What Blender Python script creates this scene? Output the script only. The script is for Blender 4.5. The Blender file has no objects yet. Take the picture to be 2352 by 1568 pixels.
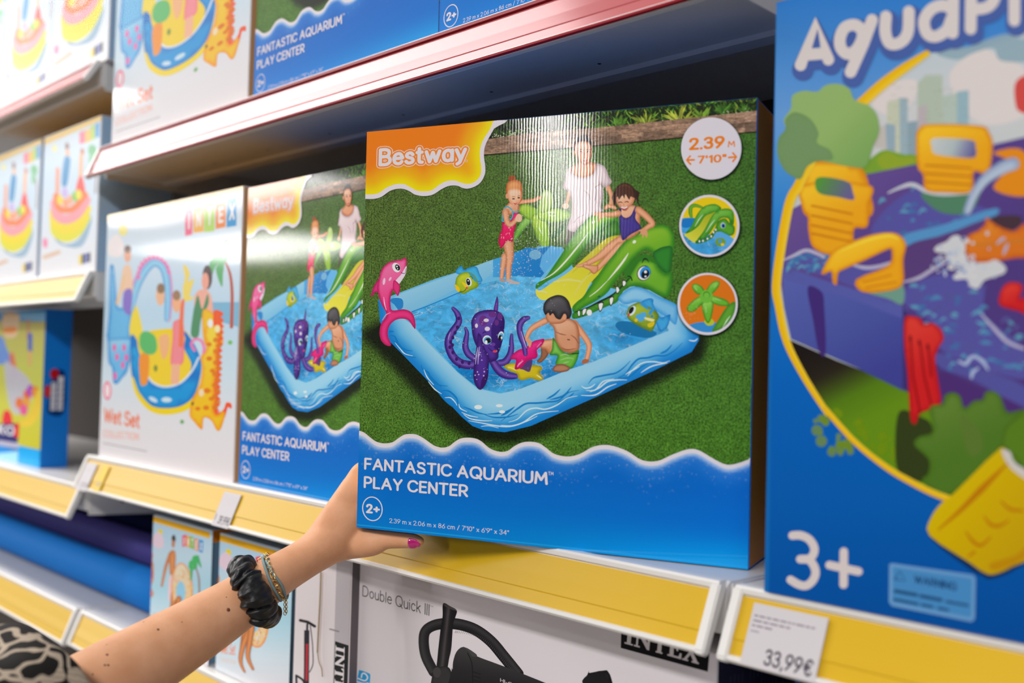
import bpy, bmesh, math, random
import numpy as np
from mathutils import Vector, Matrix
from mathutils.geometry import delaunay_2d_cdt

SC = bpy.context.scene
COL = SC.collection

# ------------------------------------------------------------------ camera
FPX, YAW, PITCH, ROLL, CAMZ = 2385.87, math.radians(46.507), math.radians(1.539), math.radians(1.5696), 1.35
cam_d = bpy.data.cameras.new('camera')
cam = bpy.data.objects.new('camera', cam_d)
COL.objects.link(cam)
cam_d.sensor_width = 36.0
cam_d.lens = FPX * 36.0 / 2352.0
cam_d.clip_start = 0.02
_fw = Vector((-math.sin(YAW) * math.cos(PITCH), math.cos(YAW) * math.cos(PITCH), math.sin(PITCH)))
_r = Vector((math.cos(YAW), math.sin(YAW), 0))
_u = _r.cross(_fw)
CR = _r * math.cos(ROLL) + _u * math.sin(ROLL)
CU = _u * math.cos(ROLL) - _r * math.sin(ROLL)
CF = _fw
cam.matrix_world = Matrix(((CR.x, CU.x, -CF.x, 0), (CR.y, CU.y, -CF.y, 0), (CR.z, CU.z, -CF.z, CAMZ), (0, 0, 0, 1)))
cam_d.dof.use_dof = True
cam_d.dof.focus_distance = 1.09
cam_d.dof.aperture_fstop = 3.0
SC.camera = cam

# ------------------------------------------------------------------ light
SC.view_settings.view_transform = 'Standard'
SC.view_settings.look = 'None'
SC.view_settings.gamma = 1.0
SC.view_settings.use_curve_mapping = False
SC.view_settings.exposure = 0.0
world = bpy.data.worlds.new('store_ambient')
SC.world = world
world.use_nodes = True
world.node_tree.nodes['Background'].inputs[0].default_value = (1.0, 0.955, 0.94, 1)
world.node_tree.nodes['Background'].inputs[1].default_value = 0.17

def area(name, loc, size, power, rot=(0, 0, 0), color=(1, .97, .95)):
    l = bpy.data.lights.new(name, 'AREA')
    l.shape = 'RECTANGLE'
    l.size, l.size_y = size
    l.energy = power
    l.color = color
    o = bpy.data.objects.new(name, l)
    o.location = loc
    o.rotation_euler = rot
    COL.objects.link(o)
    return o

LZ = 3.7
def row(x0, x1, y0, y1, radiance):
    sx, sy = x1 - x0, y1 - y0
    area('lamp_or_fill_row', ((x0 + x1) / 2, (y0 + y1) / 2, LZ), (sx, sy), radiance * math.pi * sx * sy)
row(-10.0, -2.5, -.20, .19, 28)           # above this aisle
row(-11.6, -9.0, -2.3, -1.3, 34)
row(-13.0, -4.4, -3.9, -3.4, 17)
row(-1.0, 3.6, -2.75, -2.25, 31)  # added fill to brighten the held box and right side, no known lamp
row(-18.0, -11.0, -6.1, -5.3, 24)
row(-22.0, -16.5, -10.8, -8.2, 24)
row(-1.36, -1.0, -20.0, -7.9, 62)         # runs away across the hall

# ------------------------------------------------------------------ helpers
def lin(c):
    c = np.asarray(c, float) / 255.0
    return np.where(c <= 0.04045, c / 12.92, ((c + 0.055) / 1.055) ** 2.4)

KPRINT = 0.80                     # printed colours were read off under the shop's light

def cr(pts, closed=True, n=6):
    p = np.asarray(pts, float)
    m = len(p)
    out = []
    rng = range(m) if closed else range(m - 1)
    for i in rng:
        if closed:
            a, b, c, d = p[(i - 1) % m], p[i], p[(i + 1) % m], p[(i + 2) % m]
        else:
            a, b, c, d = p[max(i - 1, 0)], p[i], p[i + 1], p[min(i + 2, m - 1)]
        for k in range(n):
            t = k / n
            out.append(0.5 * ((2 * b) + (c - a) * t + (2 * a - 5 * b + 4 * c - d) * t * t + (3 * b - a - 3 * c + d) * t ** 3))
    if not closed:
        out.append(p[-1])
    return np.array(out)

def Z(ox, oy, s, txt):
    return np.array([[ox + float(a) / s, oy + float(b) / s] for a, b in (q.split(',') for q in txt.split())])

def seg_dist(P, L, closed=True):
    P = np.asarray(P, float)
    A = np.asarray(L, float)
    B = np.roll(A, -1, 0)
    if not closed:
        A, B = A[:-1], B[:-1]
    D = B - A
    L2 = (D ** 2).sum(1) + 1e-9
    out = np.full(len(P), 1e9)
    for i in range(0, len(P), 2000):
        q = P[i:i + 2000, None, :]
        t = np.clip(((q - A) * D).sum(2) / L2, 0, 1)
        d = np.sqrt(((q - A - t[..., None] * D) ** 2).sum(2))
        out[i:i + 2000] = d.min(1)
    return out

def inside(P, L):
    x, y = P[:, 0], P[:, 1]
    c = np.zeros(len(P), bool)
    n = len(L)
    j = n - 1
    for i in range(n):
        xi, yi = L[i]
        xj, yj = L[j]
        m = ((yi > y) != (yj > y))
        if yi != yj:
            c ^= m & (x < (xj - xi) * (y - yi) / (yj - yi) + xi)
        j = i
    return c

def sm(t):
    t = np.clip(t, 0, 1)
    return t * t * (3 - 2 * t)

def mix(a, b, t):
    a, b = np.asarray(a, float), np.asarray(b, float)
    t = np.asarray(t)[..., None]
    return a + (b - a) * t

def puff(edge, mid, hi=None, w=8, L=(-.35, -.8)):
    """colour of a printed inflatable: darker rim, lighter body, pale on its lit side"""
    def f(P, d):
        c = mix(edge, mid, sm(d / w))
        if hi is not None:
            q = P @ np.array(L)
            q = (q - q.min()) / (np.ptp(q) + 1e-6)
            c = c + (np.asarray(hi, float) - c) * (sm((q - .35) / .65) * sm(d / w))[:, None]
        return c
    return f

def lingrad(p0, p1, *cols):
    p0, p1 = np.array(p0, float), np.array(p1, float)
    def f(P, d):
        t = np.clip(((P - p0) @ (p1 - p0)) / ((p1 - p0) @ (p1 - p0)), 0, 1) * (len(cols) - 1)
        i = np.minimum(t.astype(int), len(cols) - 2)
        C = np.array(cols, float)
        return C[i] + (C[i + 1] - C[i]) * (t - i)[:, None]
    return f

def project(p):
    d = Vector(p) - Vector((0, 0, CAMZ))
    w = d.dot(CF)
    return (1176 + FPX * d.dot(CR) / w, 784 - FPX * d.dot(CU) / w)

def ray(px, py):
    return CF + CR * ((px - 1176) / FPX) - CU * ((py - 784) / FPX)

def at(px, py, depth):
    return Vector((0, 0, CAMZ)) + ray(px, py) * depth

def on_y(px, py, y):
    r = ray(px, py)
    return Vector((0, 0, CAMZ)) + r * (y / r.y)

def face_corners(x, y, z, w, h):
    return [project(p) for p in ((x, y, z + h), (x + w, y, z + h), (x + w, y, z), (x, y, z))]

def homography(src, dst):
    A = []
    for (x, y), (u, v) in zip(src, dst):
        A.append([x, y, 1, 0, 0, 0, -u * x, -u * y, -u])
        A.append([0, 0, 0, x, y, 1, -v * x, -v * y, -v])
    return np.linalg.svd(np.array(A, float))[2][-1].reshape(3, 3)

# monoline rounded letterforms: advance width, then strokes ('~' = curved), capitals one unit tall
FONT = {
 'A': (.76, '0,0 .38,1 .76,0', '.14,.34 .62,.34'), 'B': (.6, '0,0 0,1', '~0,1 .3,1 .5,.91 .54,.76 .5,.61 .32,.53 0,.53', '~0,.53 .36,.53 .55,.43 .6,.27 .55,.1 .36,0 0,0'),
 'C': (.74, '~.74,.8 .6,.95 .42,1 .18,.93 .04,.72 0,.5 .04,.28 .18,.07 .42,0 .6,.05 .74,.2'), 'D': (.72, '0,0 0,1', '~0,1 .3,1 .56,.9 .68,.7 .72,.5 .68,.3 .56,.1 .3,0 0,0'),
 'E': (.5, '.5,1 0,1 0,0 .5,0', '0,.52 .44,.52'), 'F': (.48, '.48,1 0,1 0,0', '0,.5 .42,.5'), 'G': (.78, '~.74,.8 .6,.95 .42,1 .18,.93 .04,.72 0,.5 .04,.28 .18,.07 .42,0 .62,.05 .76,.2', '.77,.2 .77,.46 .46,.46'),
 'H': (.64, '0,0 0,1', '.64,0 .64,1', '0,.5 .64,.5'), 'I': (0, '0,0 0,1'), 'K': (.6, '0,0 0,1', '.56,1 .04,.46', '.2,.62 .6,0'), 'L': (.46, '0,1 0,0 .46,0'),
 'M': (.84, '0,0 .08,1 .42,.32 .76,1 .84,0'), 'N': (.62, '0,0 0,1 .62,0 .62,1'), 'O': (.84, '~.42,1 .18,.93 .04,.72 0,.5 .04,.28 .18,.07 .42,0 .66,.07 .8,.28 .84,.5 .8,.72 .66,.93 .42,1'),
 'P': (.56, '0,0 0,1', '~0,1 .32,1 .51,.89 .56,.72 .51,.55 .32,.44 0,.44'), 'Q': (.84, '~.42,1 .18,.93 .04,.72 0,.5 .04,.28 .18,.07 .42,0 .66,.07 .8,.28 .84,.5 .8,.72 .66,.93 .42,1', '.52,.26 .84,-.08'),
 'R': (.58, '0,0 0,1', '~0,1 .32,1 .51,.89 .56,.72 .51,.55 .32,.44 0,.44', '.26,.44 .58,0'), 'S': (.58, '~.55,.84 .44,.96 .28,1 .1,.93 .03,.76 .1,.6 .3,.52 .5,.42 .58,.25 .5,.07 .28,0 .1,.05 0,.18'),
 'T': (.64, '0,1 .64,1', '.32,1 .32,0'), 'U': (.66, '~0,1 0,.7 0,.34 .08,.1 .33,0 .58,.1 .66,.34 .66,.7 .66,1'), 'W': (1.0, '0,1 .25,0 .5,.9 .75,0 1,1'), 'X': (.6, '0,0 .6,1', '0,1 .6,0'), 'Y': (.66, '0,1 .33,.46 .66,1', '.33,.46 .33,0'),
 'a': (.5, '~.5,.34 .46,.12 .34,.01 .2,.0 .06,.1 0,.33 .06,.56 .2,.66 .34,.65 .46,.54 .5,.34', '.5,.66 .5,0'), 'b': (.5, '0,0 0,1', '~0,.34 .04,.12 .16,.01 .3,.0 .44,.1 .5,.33 .44,.56 .3,.66 .16,.65 .04,.54 0,.34'), 'c': (.44, '~.44,.54 .36,.64 .24,.67 .08,.58 0,.33 .08,.08 .24,0 .36,.03 .44,.12'),
 'e': (.5, '~0,.36 .49,.36 .49,.46 .4,.62 .26,.67 .08,.58 0,.33 .08,.08 .26,0 .4,.03 .48,.13'), 'i': (0, '0,0 0,.66', '0,.9 0,.92'), 'k': (.44, '0,0 0,1', '.4,.66 .03,.3', '.15,.42 .44,0'), 'l': (0, '0,0 0,1'),
 'm': (.76, '0,0 0,.66', '~0,.4 .05,.58 .2,.66 .34,.58 .38,.4 .38,.2 .38,0', '~.38,.4 .43,.58 .58,.66 .72,.58 .76,.4 .76,.2 .76,0'), 'n': (.44, '0,0 0,.66', '~0,.4 .06,.58 .22,.66 .38,.58 .44,.4 .44,.2 .44,0'), 'o': (.52, '~.26,.66 .08,.57 0,.33 .08,.09 .26,0 .44,.09 .52,.33 .44,.57 .26,.66'),
 's': (.42, '~.4,.54 .3,.65 .18,.66 .05,.58 .05,.44 .18,.36 .34,.3 .42,.18 .36,.04 .2,0 .08,.03 0,.12'), 't': (.3, '~.12,.9 .12,.6 .12,.2 .16,.03 .3,.0', '0,.66 .28,.66'), 'u': (.44, '~0,.66 0,.4 0,.2 .08,.03 .22,0 .38,.08 .44,.26', '.44,.66 .44,0'), 'w': (.78, '0,.66 .2,0 .39,.6 .58,0 .78,.66'),
 'x': (.44, '0,0 .44,.66', '0,.66 .44,0'), 'y': (.5, '0,.66 .25,.04', '.5,.66 .2,-.16 .06,-.26'), 'r': (.26, '0,0 0,.66', '~0,.36 .05,.56 .16,.65 .26,.64'), 'p': (.5, '0,-.3 0,.66', '~0,.34 .04,.12 .16,.01 .3,.0 .44,.1 .5,.33 .44,.56 .3,.66 .16,.65 .04,.54 0,.34'), 'q': (.5, '~.5,.34 .46,.12 .34,.01 .2,.0 .06,.1 0,.33 .06,.56 .2,.66 .34,.65 .46,.54 .5,.34', '.5,.66 .5,-.3'),
 'd': (.5, '.5,0 .5,1', '~.5,.34 .46,.12 .34,.01 .2,.0 .06,.1 0,.33 .06,.56 .2,.66 .34,.65 .46,.54 .5,.34'),
 '0': (.56, '~.28,1 .1,.9 0,.5 .1,.1 .28,0 .46,.1 .56,.5 .46,.9 .28,1'), '1': (.2, '0,.8 .2,1 .2,0'), '2': (.52, '~0,.76 .06,.93 .26,1 .44,.93 .5,.74 .4,.5 .2,.24 0,0', '0,0 .54,0'),
 '3': (.5, '~0,.84 .1,.96 .26,1 .43,.92 .46,.74 .38,.58 .2,.54', '~.2,.54 .42,.48 .5,.3 .44,.08 .24,0 .08,.04 0,.17'), '4': (.58, '.44,0 .44,1 0,.3 .58,.3'), '6': (.54, '~.44,1 .22,.72 .06,.46 0,.28 .08,.07 .27,0 .46,.07 .54,.28 .46,.5 .28,.57 .1,.5 0,.3'), '7': (.5, '0,1 .5,1 .16,0'),
 '8': (.52, '~.26,.54 .08,.63 .03,.78 .1,.94 .26,1 .42,.94 .49,.78 .44,.63 .26,.54 .06,.44 0,.26 .08,.06 .26,0 .44,.06 .52,.26 .46,.44 .26,.54'), '9': (.54, '~.1,0 .32,.28 .48,.54 .54,.72 .46,.93 .27,1 .08,.93 0,.72 .08,.5 .26,.43 .44,.5 .54,.7'),
 '+': (.52, '0,.46 .52,.46', '.26,.2 .26,.72'), '.': (0, '0,0 0,.02'), ',': (.06, '.06,.02 0,-.16'), '/': (.4, '0,-.1 .4,1.04'), '-': (.3, '0,.42 .3,.42'), "'": (0, '0,1 0,.74'), '"': (.18, '0,1 0,.74', '.18,1 .18,.74'),
 '\u20ac': (.62, '~.62,.84 .5,.97 .36,1 .18,.86 .1,.5 .18,.14 .36,0 .5,.03 .62,.16', '0,.6 .46,.6', '0,.4 .42,.4'), '!': (0, '0,1 0,.34', '0,0 0,.02'),
}

class Art:
    """Flat coloured printing on a carton face. Points are given in the frame of the photograph the print was studied from and are
    carried to the face's own metres (x along the face, z up) through the face's four corners."""
    DZ = 6e-6
    K = KPRINT
    def __init__(self, corners, w, h, z0=2e-4):
        self.H = homography(corners, [(0, h), (w, h), (w, 0), (0, 0)])
        self.w, self.h = w, h
        self.V, self.F, self.C, self.M = [], [], [], []
        self.z0, self.L, self.n = z0, np.zeros((4000, 5)), 0
    def _layer(self, UV, extra=0):
        """ply of ink: one above the highest earlier print it overlaps"""
        a, b = UV.min(0), UV.max(0)
        L = self.L[:self.n]
        hit = (L[:, 0] < b[0]) & (L[:, 2] > a[0]) & (L[:, 1] < b[1]) & (L[:, 3] > a[1])
        k = (L[hit, 4].max() + 1) if hit.any() else 0
        self.L[self.n] = (a[0], a[1], b[0], b[1], k + extra)
        self.n += 1
        return k
    def uv(self, P):
        P = np.asarray(P, float)
        q = np.c_[P, np.ones(len(P))] @ self.H.T
        return q[:, :2] / q[:, 2:3]
    def _add(self, UV, F, C, mat, alpha=1.0, lift=None):
        b = len(self.V)
        UV = np.clip(UV, [0.0006, 0.0006], [self.w - 0.0006, self.h - 0.0006])
        C = np.asarray(C, float)
        if C.ndim == 1:
            C = np.tile(C, (len(UV), 1))
        Cl = np.minimum(lin(np.clip(C, 0, 255)) / self.K, .95)
        A = np.broadcast_to(np.asarray(alpha, float), (len(UV),))
        z = self.z0 + self._layer(UV, 0 if lift is None else math.ceil(np.max(lift) / self.DZ - .9)) * self.DZ
        zz = np.full(len(UV), z) + (0 if lift is None else lift)
        for (u, v), c, a, z in zip(UV, Cl, A, zz):
            self.V.append((u, -z, v))
            self.C.append((c[0], c[1], c[2], a))
        for f in F:
            self.F.append(tuple(i + b for i in f))
            self.M.append(mat)
    def poly(self, pts, col, smooth=True, n=6, res=None, mat=0, alpha=1.0, dref=None):
        P = cr(pts, True, n) if smooth else np.asarray(pts, float)
        # drop coincident neighbours
        keep = np.hypot(*(P - np.roll(P, 1, 0)).T) > 1e-3
        P = P[keep]
        pts_in = np.zeros((0, 2))
        fn = callable(col)
        if res is None and fn:
            res = max(2.0, min(np.ptp(P[:, 0]), np.ptp(P[:, 1])) / 9)
        if res:
            if not smooth:
                Q = []
                for a, b in zip(P, np.roll(P, -1, 0)):
                    k = max(1, int(np.hypot(*(b - a)) / res))
                    Q += [a + (b - a) * i / k for i in range(k)]
                P = np.array(Q)
            xs = np.arange(P[:, 0].min(), P[:, 0].max() + res, res)
            ys = np.arange(P[:, 1].min(), P[:, 1].max() + res, res * .87)
            G = np.array([[x + (res / 2 if j % 2 else 0), y] for j, y in enumerate(ys) for x in xs])
            G = G[inside(G, P)]
            if len(G):
                pts_in = G[seg_dist(G, P) > res * .4]
        allp = np.r_[P, pts_in]
        r = delaunay_2d_cdt([Vector(p) for p in allp], [], [list(range(len(P)))], 1, 1e-4)
        W = np.array([tuple(v) for v in r[0]])
        if len(W) == 0:
            return
        if fn:
            d = seg_dist(W, dref if dref is not None else P, dref is None)
            C = col(W, d)
        else:
            C = col
        al = alpha(W, seg_dist(W, P)) if callable(alpha) else alpha
        if callable(alpha) or np.min(al) < 1:
            mat = 4 if mat == 0 else mat
        self._add(self.uv(W), [tuple(f) for f in r[2]], C, mat, al)
    def stroke(self, pts, w, col, smooth=True, n=6, alpha=1.0, mat=0):
        P = cr(pts, False, n) if smooth else np.asarray(pts, float)
        m = len(P)
        ws = np.atleast_1d(np.asarray(w, float))
        ws = np.interp(np.linspace(0, 1, m), np.linspace(0, 1, len(ws)), ws) / 2
        T = np.gradient(P, axis=0)
        T /= np.hypot(*T.T)[:, None] + 1e-9
        N = np.c_[-T[:, 1], T[:, 0]]
        cols = [col] if not isinstance(col, list) else col
        k = max(2, len(cols) if len(cols) > 1 else 2)
        cc = np.array([cols[0]] * k if len(cols) == 1 else cols, float)
        s = np.linspace(-1, 1, k)
        V = (P[:, None, :] + N[:, None, :] * (ws[:, None, None] * s[None, :, None])).reshape(-1, 2)
        C = np.tile(cc, (m, 1))
        F = [(i * k + j, i * k + j + 1, (i + 1) * k + j + 1, (i + 1) * k + j) for i in range(m - 1) for j in range(k - 1)]
        for e, sg in ((0, -1), (m - 1, 1)):                      # round ends
            if ws[e] > .6:
                ce = cc[k // 2]
                b = len(V)
                a0 = np.linspace(-math.pi / 2, math.pi / 2, 9)
                R = P[e] + ws[e] * (np.cos(a0)[:, None] * T[e] * sg + np.sin(a0)[:, None] * N[e])
                V = np.r_[V, R, P[e][None]]
                t = np.abs(np.sin(a0))[:, None] if k > 2 else np.zeros((9, 1))
                C = np.r_[C, ce + (np.where(np.sin(a0)[:, None] < 0, cc[0], cc[-1]) - ce) * np.maximum(t, .6 if k > 2 else 0), ce[None]]
                F += [(b + i, b + i + 1, b + 9) for i in range(8)]
        if alpha < 1:
            mat = 4
        self._add(self.uv(V), F, C, mat, alpha, np.linspace(0, .8, len(V)) * self.DZ)
    def ell(self, c, rx, ry, col, rot=0, n=28, **k):
        a = np.linspace(0, 2 * math.pi, n, endpoint=False)
        cr_, sr_ = math.cos(rot), math.sin(rot)
        x, y = rx * np.cos(a), ry * np.sin(a)
        self.poly(np.c_[c[0] + x * cr_ - y * sr_, c[1] + x * sr_ + y * cr_], col, smooth=False, **k)
    def dots(self, C, r, cols, alpha=1.0, n=6):
        """many small dots in one layer"""
        a = np.linspace(0, 2 * math.pi, n, endpoint=False)
        V, F, K, A = [], [], [], []
        r = np.broadcast_to(r, (len(C),))
        al = np.broadcast_to(alpha, (len(C),))
        cols = np.broadcast_to(np.asarray(cols, float), (len(C), 3))
        for i, c in enumerate(C):
            F.append(tuple(range(len(V), len(V) + n)))
            for t in a:
                V.append((c[0] + r[i] * math.cos(t), c[1] + r[i] * math.sin(t)))
                K.append(cols[i])
                A.append(al[i])
        if V:
            self._add(self.uv(V), F, np.array(K), 4 if np.min(al) < 1 else 0, np.array(A), np.repeat(np.arange(len(C)) % 37, n) * 4e-6)
    def quads(self, Q, cols, mat=0, alpha=1.0):
        V = np.array(Q).reshape(-1, 2)
        n = len(Q[0])
        self._add(self.uv(V), [tuple(range(i * n, i * n + n)) for i in range(len(Q))], np.repeat(np.broadcast_to(np.asarray(cols, float), (len(Q), 3)), n, 0), mat, alpha, np.repeat(np.arange(len(Q)) % 37, n) * 4e-6)
    def text(self, s, p0, p1, pt, col, wt=.17, grow=0.0, gap=.13, shear=0.0, flat=None):
        """p0, p1: outer left and right end of the baseline; pt: top of the capitals above p0"""
        x, strokes, owner, lo, hi = 0.0, [], [], 1e9, -1e9
        for nc, ch in enumerate(s):
            if ch == ' ':
                x += .34
                continue
            g = FONT[ch]
            for st in g[1:]:
                sm_ = st[0] == '~'
                q = np.array([[float(v) for v in p.split(',')] for p in st.strip('~').split()])
                if sm_:
                    q = cr(q, False, 4)
                q = q + [x, 0]
                lo, hi = min(lo, q[:, 0].min()), max(hi, q[:, 0].max())
                strokes.append(q)
                owner.append(nc)
            x += g[0] + wt + gap
        a, b, t = self.uv([p0, p1, pt])
        sx = (b[0] - a[0]) / (hi - lo + wt)
        sy = (t[1] - a[1]) / (1 + wt)
        dy = (b[1] - a[1]) / (b[0] - a[0])
        cols = np.asarray(col, float)
        r = (wt / 2 + grow)
        an = np.linspace(0, 2 * math.pi, 13)[:-1] + .13
        groups = [strokes] if grow else [[q for q, i in zip(strokes, owner) if i == k] for k in sorted(set(owner))]
        V, F = [], []
        for G in groups:
            v, f = [], []
            for q in G:
                U = np.c_[(q[:, 0] - lo + wt / 2) + shear * q[:, 1], q[:, 1] + wt / 2]
                for i in range(len(U)):                           # round joints
                    f.append(list(range(len(v), len(v) + 12)))
                    v += [U[i] + r * np.array((math.cos(k), math.sin(k))) for k in an]
                for p, n in zip(U[:-1], U[1:]):
                    d = (n - p) / (np.hypot(*(n - p)) + 1e-9)
                    o = np.array((-d[1], d[0])) * r * .999
                    f.append(list(range(len(v), len(v) + 4)))
                    v += [p + o, p - o, n - o, n + o]
            R = delaunay_2d_cdt([Vector(p) for p in v], [], f, 0, 1e-5)
            b0 = len(V)
            V += [np.array(p) for p in R[0]]
            F += [tuple(i + b0 for i in t) for t, src in zip(R[2], R[5]) if len(src)]
        V = np.array(V)
        self._add(np.c_[a[0] + V[:, 0] * sx, a[1] + V[:, 1] * sy + V[:, 0] * sx * dy], F, cols, 0)
    def top(self):
        return max(-v[1] for v in self.V) + 3e-5
    def build(self, name, parent=None, mats=None):
        me = bpy.data.meshes.new(name)
        me.from_pydata(self.V, [], self.F)
        at = me.color_attributes.new('Ink', 'FLOAT_COLOR', 'POINT')
        at.data.foreach_set('color', np.array(self.C, np.float32).ravel())
        for m in (mats or PRINTS):
            me.materials.append(m)
        me.polygons.foreach_set('material_index', np.array(self.M, np.int32))
        # face towards -y
        bm = bmesh.new()
        bm.from_mesh(me)
        fl = [f for f in bm.faces if f.normal.y > 0]
        bmesh.ops.reverse_faces(bm, faces=fl)
        bm.to_mesh(me)
        bm.free()
        o = bpy.data.objects.new(name, me)
        COL.objects.link(o)
        if parent:
            o.parent = parent
        return o

# ------------------------------------------------------------------ materials
def mat(name, color, rough=.5, spec=.5, metal=0.0, coat=0.0, coat_rough=.1, sub=0.0, **kw):
    m = bpy.data.materials.new(name)
    m.use_nodes = True
    b = m.node_tree.nodes['Principled BSDF']
    b.inputs['Base Color'].default_value = (*color, 1)
    b.inputs['Roughness'].default_value = rough
    b.inputs['Specular IOR Level'].default_value = spec
    b.inputs['Metallic'].default_value = metal
    b.inputs['Coat Weight'].default_value = coat
    b.inputs['Coat Roughness'].default_value = coat_rough
    return m

def nn(m, t, **kw):
    n = m.node_tree.nodes.new(t)
    for k, v in kw.items():
        if k.startswith('_'):
            setattr(n, k[1:], v)
        else:
            n.inputs[k].default_value = v
    return n

def lk(m, a, ao, b, bi):
    m.node_tree.links.new(a.outputs[ao], b.inputs[bi])

def noise_bump(m, scale, dist, stretch=(1, 1, 1), detail=3):
    tc = nn(m, 'ShaderNodeTexCoord')
    mp = nn(m, 'ShaderNodeMapping')
    mp.inputs['Scale'].default_value = stretch
    lk(m, tc, 'Object', mp, 'Vector')
    no = nn(m, 'ShaderNodeTexNoise', Scale=scale, Detail=detail)
    lk(m, mp, 0, no, 'Vector')
    bp = nn(m, 'ShaderNodeBump', Strength=1.0, Distance=dist)
    lk(m, no, 0, bp, 'Height')
    lk(m, bp, 0, m.node_tree.nodes['Principled BSDF'], 'Normal')
    return no

def noise_color(m, c0, c1, scale, stretch=(1, 1, 1), detail=4, lo=.35, hi=.65):
    tc = nn(m, 'ShaderNodeTexCoord')
    mp = nn(m, 'ShaderNodeMapping')
    mp.inputs['Scale'].default_value = stretch
    lk(m, tc, 'Object', mp, 'Vector')
    no = nn(m, 'ShaderNodeTexNoise', Scale=scale, Detail=detail)
    lk(m, mp, 0, no, 'Vector')
    rp = nn(m, 'ShaderNodeValToRGB')
    rp.color_ramp.elements[0].position, rp.color_ramp.elements[0].color = lo, (*c0, 1)
    rp.color_ramp.elements[1].position, rp.color_ramp.elements[1].color = hi, (*c1, 1)
    lk(m, no, 0, rp, 0)
    lk(m, rp, 0, m.node_tree.nodes['Principled BSDF'], 'Base Color')
    return rp

def print_mat(name, mode, rough=.42, coat=.50, coat_rough=.06, flute=.000013, pitch=98.0):
    """coated carton: ink colour from the mesh, varnish over shallow corrugation"""
    m = mat(name, (1, 1, 1), rough, .06, coat=coat, coat_rough=coat_rough)
    b = m.node_tree.nodes['Principled BSDF']
    at = nn(m, 'ShaderNodeAttribute', _attribute_name='Ink')
    tc = nn(m, 'ShaderNodeTexCoord')
    src, so = at, 'Color'
    def mul(fac_node, fo, lo, hi, a=.3, z=.7):
        nonlocal src, so
        mr = nn(m, 'ShaderNodeMapRange')
        mr.inputs['From Min'].default_value, mr.inputs['From Max'].default_value = a, z
        mr.inputs['To Min'].default_value, mr.inputs['To Max'].default_value = lo, hi
        lk(m, fac_node, fo, mr, 0)
        mx = nn(m, 'ShaderNodeVectorMath', _operation='SCALE')
        lk(m, src, so, mx, 0)
        lk(m, mr, 0, mx, 'Scale')
        src, so = mx, 0
    if mode == 'grass':
        for sc, lo, hi in ((620, .25, 1.75), (75, .85, 1.15)):
            no = nn(m, 'ShaderNodeTexNoise', Scale=sc, Detail=2.0)
            lk(m, tc, 'Object', no, 'Vector')
            mul(no, 0, lo, hi)
    elif mode == 'stone':
        mp = nn(m, 'ShaderNodeMapping')
        mp.inputs['Scale'].default_value = (1, 1, 3.2)
        lk(m, tc, 'Object', mp, 'Vector')
        for sc, lo, hi in ((130, .55, 1.4), (420, .6, 1.4)):
            no = nn(m, 'ShaderNodeTexNoise', Scale=sc, Detail=3.0)
            lk(m, mp, 0, no, 'Vector')
            mul(no, 0, lo, hi)
    elif mode == 'water':
        mp = nn(m, 'ShaderNodeMapping')
        mp.inputs['Scale'].default_value = (1, 1, 1.7)
        lk(m, tc, 'Object', mp, 'Vector')
        w = nn(m, 'ShaderNodeTexNoise', Scale=60.0, Detail=3.0)
        lk(m, mp, 0, w, 'Vector')
        ad = nn(m, 'ShaderNodeVectorMath', _operation='MULTIPLY_ADD')
        lk(m, w, 'Color', ad, 0)
        ad.inputs[1].default_value = (.03, .03, .03)
        lk(m, mp, 0, ad, 2)
        no = nn(m, 'ShaderNodeTexNoise', Scale=95.0, Detail=3.0)
        lk(m, ad, 0, no, 'Vector')
        mul(no, 0, .72, 1.3)
        vo = nn(m, 'ShaderNodeTexVoronoi', _feature='DISTANCE_TO_EDGE', Scale=85.0)
        lk(m, ad, 0, vo, 'Vector')
        n2 = nn(m, 'ShaderNodeTexNoise', Scale=40.0, Detail=2.0)
        lk(m, mp, 0, n2, 'Vector')
        mr = nn(m, 'ShaderNodeMapRange')
        for k, v in (('From Min', .0), ('From Max', .055), ('To Min', 1.0), ('To Max', .0)):
            mr.inputs[k].default_value = v
        lk(m, vo, 'Distance', mr, 0)
        mr2 = nn(m, 'ShaderNodeMapRange')
        for k, v in (('From Min', .47), ('From Max', .66), ('To Min', .0), ('To Max', .8)):
            mr2.inputs[k].default_value = v
        lk(m, n2, 0, mr2, 0)
        mu = nn(m, 'ShaderNodeMath', _operation='MULTIPLY')
        lk(m, mr, 0, mu, 0)
        lk(m, mr2, 0, mu, 1)
        mx = nn(m, 'ShaderNodeMix', _data_type='RGBA')
        lk(m, mu, 0, mx, 'Factor')
        m.node_tree.links.new(src.outputs[so], mx.inputs[6])
        mx.inputs[7].default_value = (.75, .86, .9, 1)
        src, so = mx, 2
    m.node_tree.links.new(src.outputs[so], b.inputs['Base Color'])
    if mode == 'soft':
        lk(m, at, 'Alpha', b, 'Alpha')
    if flute:
        wv = nn(m, 'ShaderNodeTexWave', _wave_type='BANDS', _bands_direction='X', Scale=pitch, Distortion=2.6, Detail=2.0)
        wv.inputs['Detail Scale'].default_value = .6
        lk(m, tc, 'Object', wv, 'Vector')
        bp = nn(m, 'ShaderNodeBump', Strength=1.0, Distance=flute)
        lk(m, wv, 'Fac', bp, 'Height')
        no = nn(m, 'ShaderNodeTexNoise', Scale=900.0, Detail=1.0)
        lk(m, tc, 'Object', no, 'Vector')
        b2 = nn(m, 'ShaderNodeBump', Strength=1.0, Distance=flute * .30)
        lk(m, no, 0, b2, 'Height')
        lk(m, bp, 0, b2, 'Normal')
        lk(m, b2, 0, b, 'Normal')
        lk(m, b2, 0, b, 'Coat Normal')
    return m

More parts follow.
